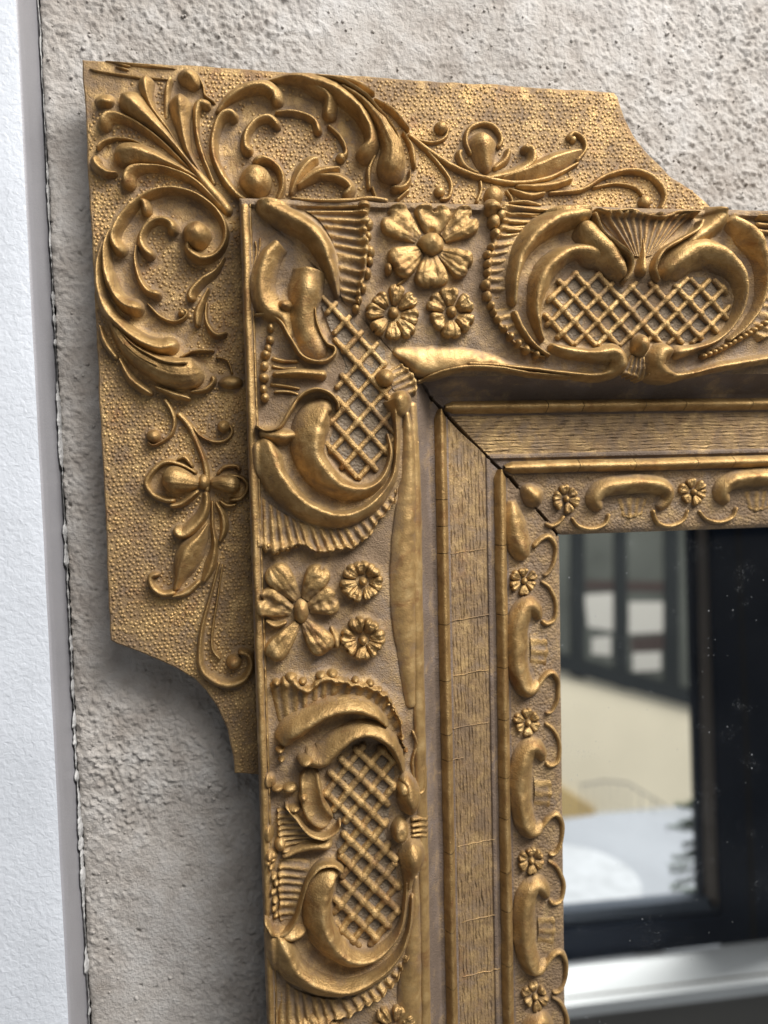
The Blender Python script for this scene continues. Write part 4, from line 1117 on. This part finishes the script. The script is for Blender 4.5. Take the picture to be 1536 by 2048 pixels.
ridge('long_stalk', zP, [(832, 1750, 7, 9), (830, 1830, 14, 14), (826, 1900, 19, 17), (822, 1960, 24, 18), (818, 2060, 29, 19), (816, 2160, 30, 19)], 's', -0.1, caps='rc')
rosette(zP, 790, 2060, 32, 15, 7, 26, 0.4)
rosette(zP, 640, 2110, 52, 24, 6, 28, 0.1)

# ------------------------------------------------------------------ top rail ornament
for G_ in (zG, (zG[0] + 842, zG[1] + 14, zG[2])):
    part('flower', rail_h)
    dome('flower_centre', G_, 1185, 325, 82, 68, 32, power=0.4, rough=1.5)
    for x0, y0, x1, y1, w_, nt_, ho, rb in ((1190, 265, 1212, 70, 112, .28, .5, .03), (1260, 280, 1455, 140, 88, .2, .3, .07), (1250, 370, 1425, 475, 88, .1, .1, .10), (1185, 380, 1190, 590, 100, .05, .2, .08), (1120, 360, 945, 465, 96, .0, .0, .08), (1110, 280, 905, 130, 100, .12, .35, .04)):
        petal(G_, x0, y0, x1, y1, w_ * 1.10, 30, nt_, ho, rb)
    dome('petal_tip', G_, 925, 475, 24, 40, 22); line('petal_tip', G_, [(1090, 480), (1020, 540), (970, 580)], [8, 14, 10], 10)
    rosette(G_, 955, 740, 118, 52, 8, 26, 0.1, 34)
    rosette(G_, 1305, 735, 104, 66, 6, 26, 0.5, 34)
part('shell', rail_h)
fan('shell', zI, [(180, 560), (165, 430), (200, 300), (270, 190), (400, 110), (470, 60)], [(30, 560), (30, 420), (50, 280), (90, 180), (110, 70), (130, 20)], 4, 9, 12, 5, 8, 4)
for x, y, r in ((70, 60, 46), (110, 110, 34), (75, 140, 40), (85, 210, 30), (60, 280, 22), (40, 320, 24), (40, 370, 24), (40, 415, 22), (30, 480, 30), (40, 540, 28), (60, 590, 22), (75, 625, 20), (95, 665, 22), (130, 715, 22), (160, 755, 24), (200, 790, 24), (245, 825, 26), (300, 850, 24)):
    dome('shell_bead', zI, x, y, r, r * 1.15, 24, rough=1.8)
fan('shell_web', zI, [(190, 580), (210, 680), (270, 780), (380, 860)], [(60, 600), (90, 680), (200, 810), (360, 880)], 6, 10, 8, 3, 6, 3)
for pts in ([(150, 42), (240, 40), (335, 52)], [(150, 98), (250, 108), (330, 100)], [(130, 140), (210, 148), (290, 142)], [(120, 182), (190, 188), (240, 180)]):
    line('shell_rib', zI, pts, [10, 14, 8], [10, 16, 8])
part('cartouche_scroll', rail_h)
ridge('cartouche_scroll', zI, [(610, 90, 36, 30), (540, 100, 58, 46), (420, 125, 62, 50), (300, 195, 58, 50), (220, 310, 48, 46), (185, 450, 36, 40), (185, 590, 24, 28)], 'r', -0.1)
line('scroll_rim', zI, [(180, 610), (225, 715), (300, 810), (380, 860)], [24, 20, 10], [26, 22])
ridge('scroll_horn', zI, [(530, 130, 60, 40), (600, 220, 84, 46), (680, 300, 84, 46), (740, 380, 64, 40), (775, 450, 36, 28)], 'r')
line('scroll_rim', zI, [(600, 90), (640, 200), (720, 270), (790, 330), (805, 400), (770, 470)], [14, 18, 16], [40, 48, 30])
ridge('inner_scroll', zI, [(700, 340, 44, 28), (600, 310, 60, 36), (510, 300, 46, 34), (400, 350, 54, 44), (330, 450, 56, 44), (300, 580, 42, 38), (315, 690, 26, 28), (350, 780, 12, 16)], 'r', 0.1)
part('cartouche_scroll', rail_h)
ridge('cartouche_scroll', zI, [(990, 450, 40, 26), (1020, 390, 70, 40), (1100, 320, 84, 46), (1210, 300, 80, 48), (1310, 345, 64, 46), (1380, 430, 48, 42), (1402, 550, 32, 36), (1360, 680, 22, 28), (1270, 770, 18, 24), (1150, 815, 24, 26), (1030, 840, 44, 30)], 'r', -0.1)
line('scroll_rim', zI, [(1180, 130), (1150, 190), (1060, 245), (965, 305), (930, 390), (965, 465)], [14, 18, 14], [40, 46, 28])
ridge('scroll_horn', zI, [(1290, 95, 70, 42), (1240, 160, 60, 40), (1160, 220, 54, 36), (1090, 280, 40, 30)], 'r', caps='cr')
ridge('outer_scroll', zI, [(1330, 130, 50, 36), (1430, 210, 62, 46), (1495, 320, 48, 44), (1512, 450, 34, 38), (1490, 590, 26, 32), (1420, 700, 20, 26), (1330, 780, 14, 18)], 'r', -0.1, caps='cr')
part('shell', rail_h)
fan('shell', zI, [(800, 320), (840, 330), (880, 330), (930, 320)], [(610, 95), (780, 85), (960, 92), (1170, 95)], 14, 14, 12, 4, 16, 4, lipw=0.06, curve=0.4)
line('shell_edge', zI, [(610, 75), (700, 95), (790, 92), (880, 112), (970, 120), (1060, 100), (1165, 100)], [12, 16, 14, 18, 16], [24, 30, 26])
ridge('shell_drop', zI, [(872, 225, 7, 16), (868, 320, 20, 26), (862, 400, 36, 32), (860, 440, 32, 26)], 'r')
lattice([(1117, 552), (1140, 541), (1175, 538), (1215, 548), (1245, 572), (1262, 566), (1285, 558), (1310, 562), (1335, 574), (1365, 556), (1402, 548), (1440, 558), (1466, 600), (1462, 640), (1440, 668), (1395, 688), (1330, 692), (1230, 694), (1130, 692), (1096, 668), (1086, 632), (1098, 590)],
        (1173, 618.8), (22.2, 24.4), (23.5, -23.3), 5.8, 10)
part('knob', rail_h); dome('knob', zI, 855, 800, 56, 64, 42)
fan('small_shell', zI, [(800, 850), (850, 870), (900, 850)], [(745, 950), (840, 1000), (910, 955)], 12, 14, 6, 4, 8, 4)
part('scroll_foot', rail_h)
ridge('scroll_foot', zI, [(370, 800, 22, 22), (470, 835, 34, 30), (600, 850, 36, 32), (710, 850, 58, 40), (735, 900, 60, 38), (680, 955, 30, 26), (560, 962, 16, 20)], 'r', -0.1)
line('foot_lip', zI, [(720, 930), (620, 968), (450, 950), (250, 925), (60, 905), (-80, 900)], [30, 16, 16, 18], [26, 22, 22])
ridge('foot_wedge', zJ, [(50, 75, 16, 10), (110, 98, 36, 15), (190, 128, 66, 18), (280, 118, 56, 19), (400, 116, 38, 17), (520, 145, 22, 14), (620, 165, 14, 12)], 's', 0.4, mat=M['smooth'])
line('foot_lip', zJ, [(150, 205), (240, 165), (350, 145), (470, 150), (600, 172), (760, 186)], [8, 14, 12, 10], [18, 24, 22])
part('scroll_foot', rail_h)
ridge('scroll_foot', zI, [(1040, 830, 34, 28), (960, 850, 60, 42), (950, 920, 58, 40), (1020, 970, 30, 28), (1120, 955, 20, 24), (1250, 920, 26, 26), (1420, 890, 28, 26), (1640, 850, 28, 24)], 'r', 0.1)
for i in range(14):
    dome('shell_bead', zI, 1190 + i * 27, 860 - i * 11 - (i / 14) ** 2 * 60, 24, 20, 18, rough=2)
for i in range(3):
    line('shell_rib', zI, [(1470, 118 + i * 34), (1536, 124 + i * 36), (1640, 120 + i * 36)], 14, 11)
part('shell', rail_h)
fan('shell', zI, [(1520, 330), (1525, 470), (1500, 620), (1420, 740)], [(1640, 330), (1650, 500), (1620, 680), (1500, 790)], 5, 10, 9, 4, 8, 4)

part('crack_ridge', rail_h, M['bead'])
for z, x0, y0, x1, y1 in ((zN, 310, 235, 620, 190), (zN, 330, 775, 650, 720), (zN, 340, 1225, 650, 1158), (zN, 340, 1642, 650, 1585), (zN, 330, 1885, 440, 1872), (zO, 370, 625, 690, 562), (zO, 385, 1250, 700, 1165), (zO, 415, 1672, 740, 1605)):
    n = 7
    line('crack_ridge', z, [(x0 + (x1 - x0) * i / n, y0 + (y1 - y0) * (i / n) ** 0.8 + random.uniform(-6, 6)) for i in range(n + 1)], 4.5, 1.8, 'k')
# ------------------------------------------------------------------ inner band ornament
def motif_side(yf, k=0):
    """one repeat of the inner band on the side rail; yf is the pixel row of its flower"""
    dx = (yf - 1162) * 0.0265
    def q(pts): return [(x + dx, y + yf - 1162) + tuple(r) for x, y, *r in pts]
    rosette((dx, yf - 1162, 1.0), 1049, 1162, 20, 12.5, 6, 15, 0.5 + k, 7, 15)
    part('band_scroll', rail_h)
    ridge('band_scroll', zP, q([(1083, 1243, 8, 10), (1075, 1224, 14, 20), (1060, 1212, 19, 26), (1047, 1224, 21, 28), (1038, 1252, 22, 28), (1036, 1299, 22, 28), (1040, 1342, 21, 28), (1053, 1376, 19, 27), (1069, 1378, 14, 20), (1079, 1362, 8, 10)]), 'r', 0.15)
    line('band_loop', zP, q([(1082, 1162), (1100, 1176), (1113, 1206), (1110, 1238), (1094, 1248), (1084, 1240)]), [4, 5, 5, 6], [8, 11, 12])
    line('band_loop', zP, q([(1074, 1376), (1092, 1352), (1107, 1346), (1118, 1366), (1116, 1400), (1104, 1424), (1090, 1426)]), [6, 6, 5, 4], [12, 12, 9])
    fan('band_shell', zP, q([(1062, 1262), (1064, 1300), (1062, 1340)]), q([(1092, 1262), (1100, 1300), (1094, 1346)]), 5, 2, 4, 1.6, 0.6, 2.0, endfade=0.45)
for i, y in enumerate((1162, 1446, 1722, 1994, 2266)):
    motif_side(y, i)
part('band_scroll', rail_h)
ridge('band_scroll', zP, [(1026, 1000, 8, 10), (1030, 1030, 18, 22), (1036, 1070, 23, 27), (1046, 1100, 22, 26), (1062, 1112, 14, 12)], 'r', 0.15, caps='cr')
line('band_loop', zP, [(1066, 1096), (1084, 1078), (1100, 1074), (1112, 1092), (1110, 1122), (1098, 1146), (1086, 1152)], [6, 6, 5, 4], [12, 12, 9])

def motif_top(x0, y0, k=0):
    def q(pts): return [(x + x0 - 1133, y + y0 - 998) + tuple(r) for x, y, *r in pts]
    rosette((x0 - 1133, y0 - 998, 1.0), 1133, 998, 20, 12.5, 6, 15, 0.3 + k, 7, 15)
    part('band_scroll', rail_h)
    ridge('band_scroll', zP, q([(1208, 1020, 10, 12), (1192, 1000, 17, 22), (1208, 978, 18, 26), (1250, 970, 18, 28), (1300, 968, 18, 28), (1332, 978, 17, 26), (1336, 1000, 13, 20), (1316, 1018, 9, 12)]), 'r', -0.1)
    line('band_loop', zP, q([(1143, 1034), (1158, 1052), (1185, 1058), (1211, 1048), (1220, 1026)]), [3.5, 4.5, 4.5, 5], [8, 11, 11])
    line('band_loop', zP, q([(1306, 1018), (1316, 1045), (1342, 1052), (1368, 1041), (1378, 1018)]), [5, 5, 4.5, 3.5], [11, 11, 9])
    fan('band_shell', zP, q([(1222, 1000), (1264, 996), (1310, 998)]), q([(1238, 1028), (1264, 1038), (1296, 1028)]), 5, 2, 5, 1.6, 0.6, 2.0, endfade=0.45)
motif_top(1133, 998); motif_top(1388, 984, 1); motif_top(1643, 972, 2)
part('band_scroll', rail_h)
ridge('band_scroll', zP, [(1046, 972, 10, 14), (1066, 990, 20, 26), (1084, 1010, 16, 16)], 'r')
line('band_loop', zP, [(1090, 1046), (1104, 1052), (1120, 1044), (1130, 1030)], 4.5, 10)

# ------------------------------------------------------------------ ground that swells up to the ornament
def swell_map(key, cell=3.0, sigma=2.6, gain=0.5):
    P = np.concatenate(SPLAT[key])
    u0, v0, u1, v1 = 60.0, 0.0, 1800.0, 2420.0
    nu, nv_ = int((u1 - u0) / cell), int((v1 - v0) / cell)
    G = np.zeros((nv_, nu))
    i = ((P[:, 1] - v0) / cell).astype(int); j = ((P[:, 0] - u0) / cell).astype(int)
    ok = (i >= 0) & (i < nv_) & (j >= 0) & (j < nu)
    np.maximum.at(G, (i[ok], j[ok]), np.clip(P[ok, 2], 0, 60))
    D = G.copy()                                     # close pin holes between samples
    for a, b in ((0, 1), (1, 0), (0, -1), (-1, 0)): D = np.maximum(D, np.roll(G, (a, b), (0, 1)) * 0.85)
    def blur(A, sg):
        k = np.arange(-int(3 * sg), int(3 * sg) + 1); w = np.exp(-k ** 2 / (2 * sg * sg)); w /= w.sum()
        for ax in (0, 1):
            B = np.zeros_like(A)
            for kk, ww in zip(k, w): B += ww * np.roll(A, kk, ax)
            A = B
        return A
    Wd = gain * (0.6 * blur(D, sigma) + 0.4 * blur(D, sigma * 2.2))
    Wd = Wd * (1 - np.exp(-(Wd / 5) ** 2))           # leave open ground untouched
    ug = u0 + (np.arange(nu) + 0.5) * cell; vg = v0 + (np.arange(nv_) + 0.5) * cell
    return ug, vg, Wd
def sample(mp, u, v):
    ug, vg, A = mp
    x = np.clip((u - ug[0]) / 3.0, 0, len(ug) - 1.001); y = np.clip((v - vg[0]) / 3.0, 0, len(vg) - 1.001)
    i, j = y.astype(int), x.astype(int); fy, fx = y - i, x - j
    return (A[i, j] * (1 - fx) + A[i, j + 1] * fx) * (1 - fy) + (A[i + 1, j] * (1 - fx) + A[i + 1, j + 1] * fx) * fy
def relief_ground(mp, base, mask, mat, parent, noisy):
    ug, vg, A = mp
    Ug, Vg = np.meshgrid(ug, vg)
    B = base(Ug, Vg)
    H = B + A - 0.9 + fbm(Ug / 9, Vg / 9, 63, 3) * 1.5
    if noisy: H = H + rail_noise(Ug, Vg, B)
    keep = mask(Ug, Vg)
    fm = (A > 0.25)
    idx = np.arange(A.size).reshape(A.shape)
    q = np.stack([idx[:-1, :-1], idx[1:, :-1], idx[1:, 1:], idx[:-1, 1:]], -1)
    okf = (fm[:-1, :-1] | fm[1:, :-1] | fm[1:, 1:] | fm[:-1, 1:]) & keep[:-1, :-1] & keep[1:, 1:] & keep[1:, :-1] & keep[:-1, 1:]
    Fq = q[okf]
    used = np.unique(Fq); re = np.full(A.size, -1); re[used] = np.arange(len(used))
    V = np.stack([Ug.ravel(), Vg.ravel(), H.ravel()], 1)[used]
    o = mesh_obj('relief_ground', V, re[Fq], mat, parent, np.clip(0.12 + A.ravel()[used] / 30, 0, 0.6))
    return o
MAP_R, MAP_P = swell_map('rail'), swell_map('plate')
def _s(u, v): return np.interp(u, PU, PS, left=-1), np.interp(v, PV, PS, left=-1)
relief_ground(MAP_R, rail_h, lambda u, v: (lambda a, b: (a <= b) & (a > 1.2) & ((a < 8.6) | ((a > 20.6) & (a < 22.9))))(*_s(u, v)), M['ground'], RAILS[True], True)
relief_ground(MAP_R, rail_h, lambda u, v: (lambda a, b: (b < a) & (b > 1.2) & ((b < 8.6) | ((b > 20.6) & (b < 22.9))))(*_s(u, v)), M['ground'], RAILS[False], True)
relief_ground(MAP_P, plate_h, lambda u, v: inside(POLY_UV, u, v) & inside(POLY_UV, u - 5, v) & inside(POLY_UV, u, v - 5) & ~((u > PU[4]) & (v > PV[4])), M['plate'], plate, False)

# ------------------------------------------------------------------ stippled ground of the plate
def stipple():
    pitch = 9.6
    lo = np.min(POLY_UV, 0); hi = np.max(POLY_UV, 0)
    gy, gx = np.meshgrid(np.arange(lo[1], hi[1], pitch * 0.87), np.arange(lo[0], hi[0], pitch), indexing='ij')
    gx = gx + (np.arange(gx.shape[0]) % 2)[:, None] * pitch / 2
    x = (gx + rng.normal(0, 1.5, gx.shape)).ravel(); y = (gy + rng.normal(0, 1.5, gy.shape)).ravel()
    ok = inside([tuple(p) for p in POLY_UV], x, y)
    ok &= ~((x > PU[3] + 6) & (y > PV[3] + 6))
    for ox, oy in ((7, 0), (-7, 0), (0, 7), (0, -7)): ok &= inside([tuple(p) for p in POLY_UV], x + ox, y + oy)
    x, y = x[ok], y[ok]
    St = np.concatenate(STROKES)
    d = np.full(len(x), 1e9)
    for i in range(0, len(St), 400):
        s = St[i:i + 400]
        dd = np.hypot(x[:, None] - s[None, :, 0], y[:, None] - s[None, :, 1]) - s[None, :, 2]
        d = np.minimum(d, dd.min(1))
    # smooth pools inside the scrolls and the bare torn corner
    bare = np.zeros(len(x), bool)
    for z, poly in ((zD, [(270, 60), (700, -40), (1100, 60), (1180, 260), (1100, 420), (760, 400), (760, 140), (560, 160), (440, 300), (430, 640), (600, 900), (900, 1020), (960, 1250), (820, 1180), (500, 1120), (300, 850), (230, 500)]),
                    (zB, [(120, 420), (420, 240), (760, 260), (1010, 500), (980, 700), (900, 620), (740, 380), (330, 360), (240, 480), (260, 640), (230, 830), (120, 620)]),
                    (zA, [(40, 100), (930, 170), (900, 300), (700, 240), (300, 300), (120, 420), (60, 480)])):
        pu = [tuple(float(c) for c in unproj(a, b, PLATE_H)) for a, b in zt(z, poly)]
        bare |= inside(pu, x, y)
    keep = (d > 1.5) & ~bare & (rng.random(len(x)) > 0.03)
    x, y = x[keep], y[keep]
    n = len(x); r = rng.uniform(3.2, 4.5, n); hh = rng.uniform(1.3, 2.5, n)
    a = np.linspace(0, 2 * math.pi, 7, endpoint=False)
    z0 = PLATE_H + np.maximum(sample(MAP_P, x, y) - 0.9, 0)
    rows = []
    for k, q in ((1.0, -0.5), (0.72, 0.55)):
        rows.append(np.stack([x[:, None] + r[:, None] * k * np.cos(a), y[:, None] + r[:, None] * k * np.sin(a), z0[:, None] + hh[:, None] * q + 0 * a], -1))
    top = np.stack([x, y, z0 + hh], -1)[:, None, :]
    V = np.concatenate(rows + [top], 1)                    # (n, 15, 3)
    f = []
    for j in range(7):
        k = (j + 1) % 7
        f += [(j, k, 7 + k), (j, 7 + k, 7 + j), (7 + j, 7 + k, 14)]
    Fc = (np.array(f)[None] + (np.arange(n) * 15)[:, None, None]).reshape(-1, 3)
    wear = np.tile(np.array([0.35] * 7 + [0.5] * 7 + [0.75]), n)
    o = mesh_obj('stippling', V.reshape(-1, 3), Fc, M['stip'], plate, wear)
    o['kind'] = 'stuff'
stipple()
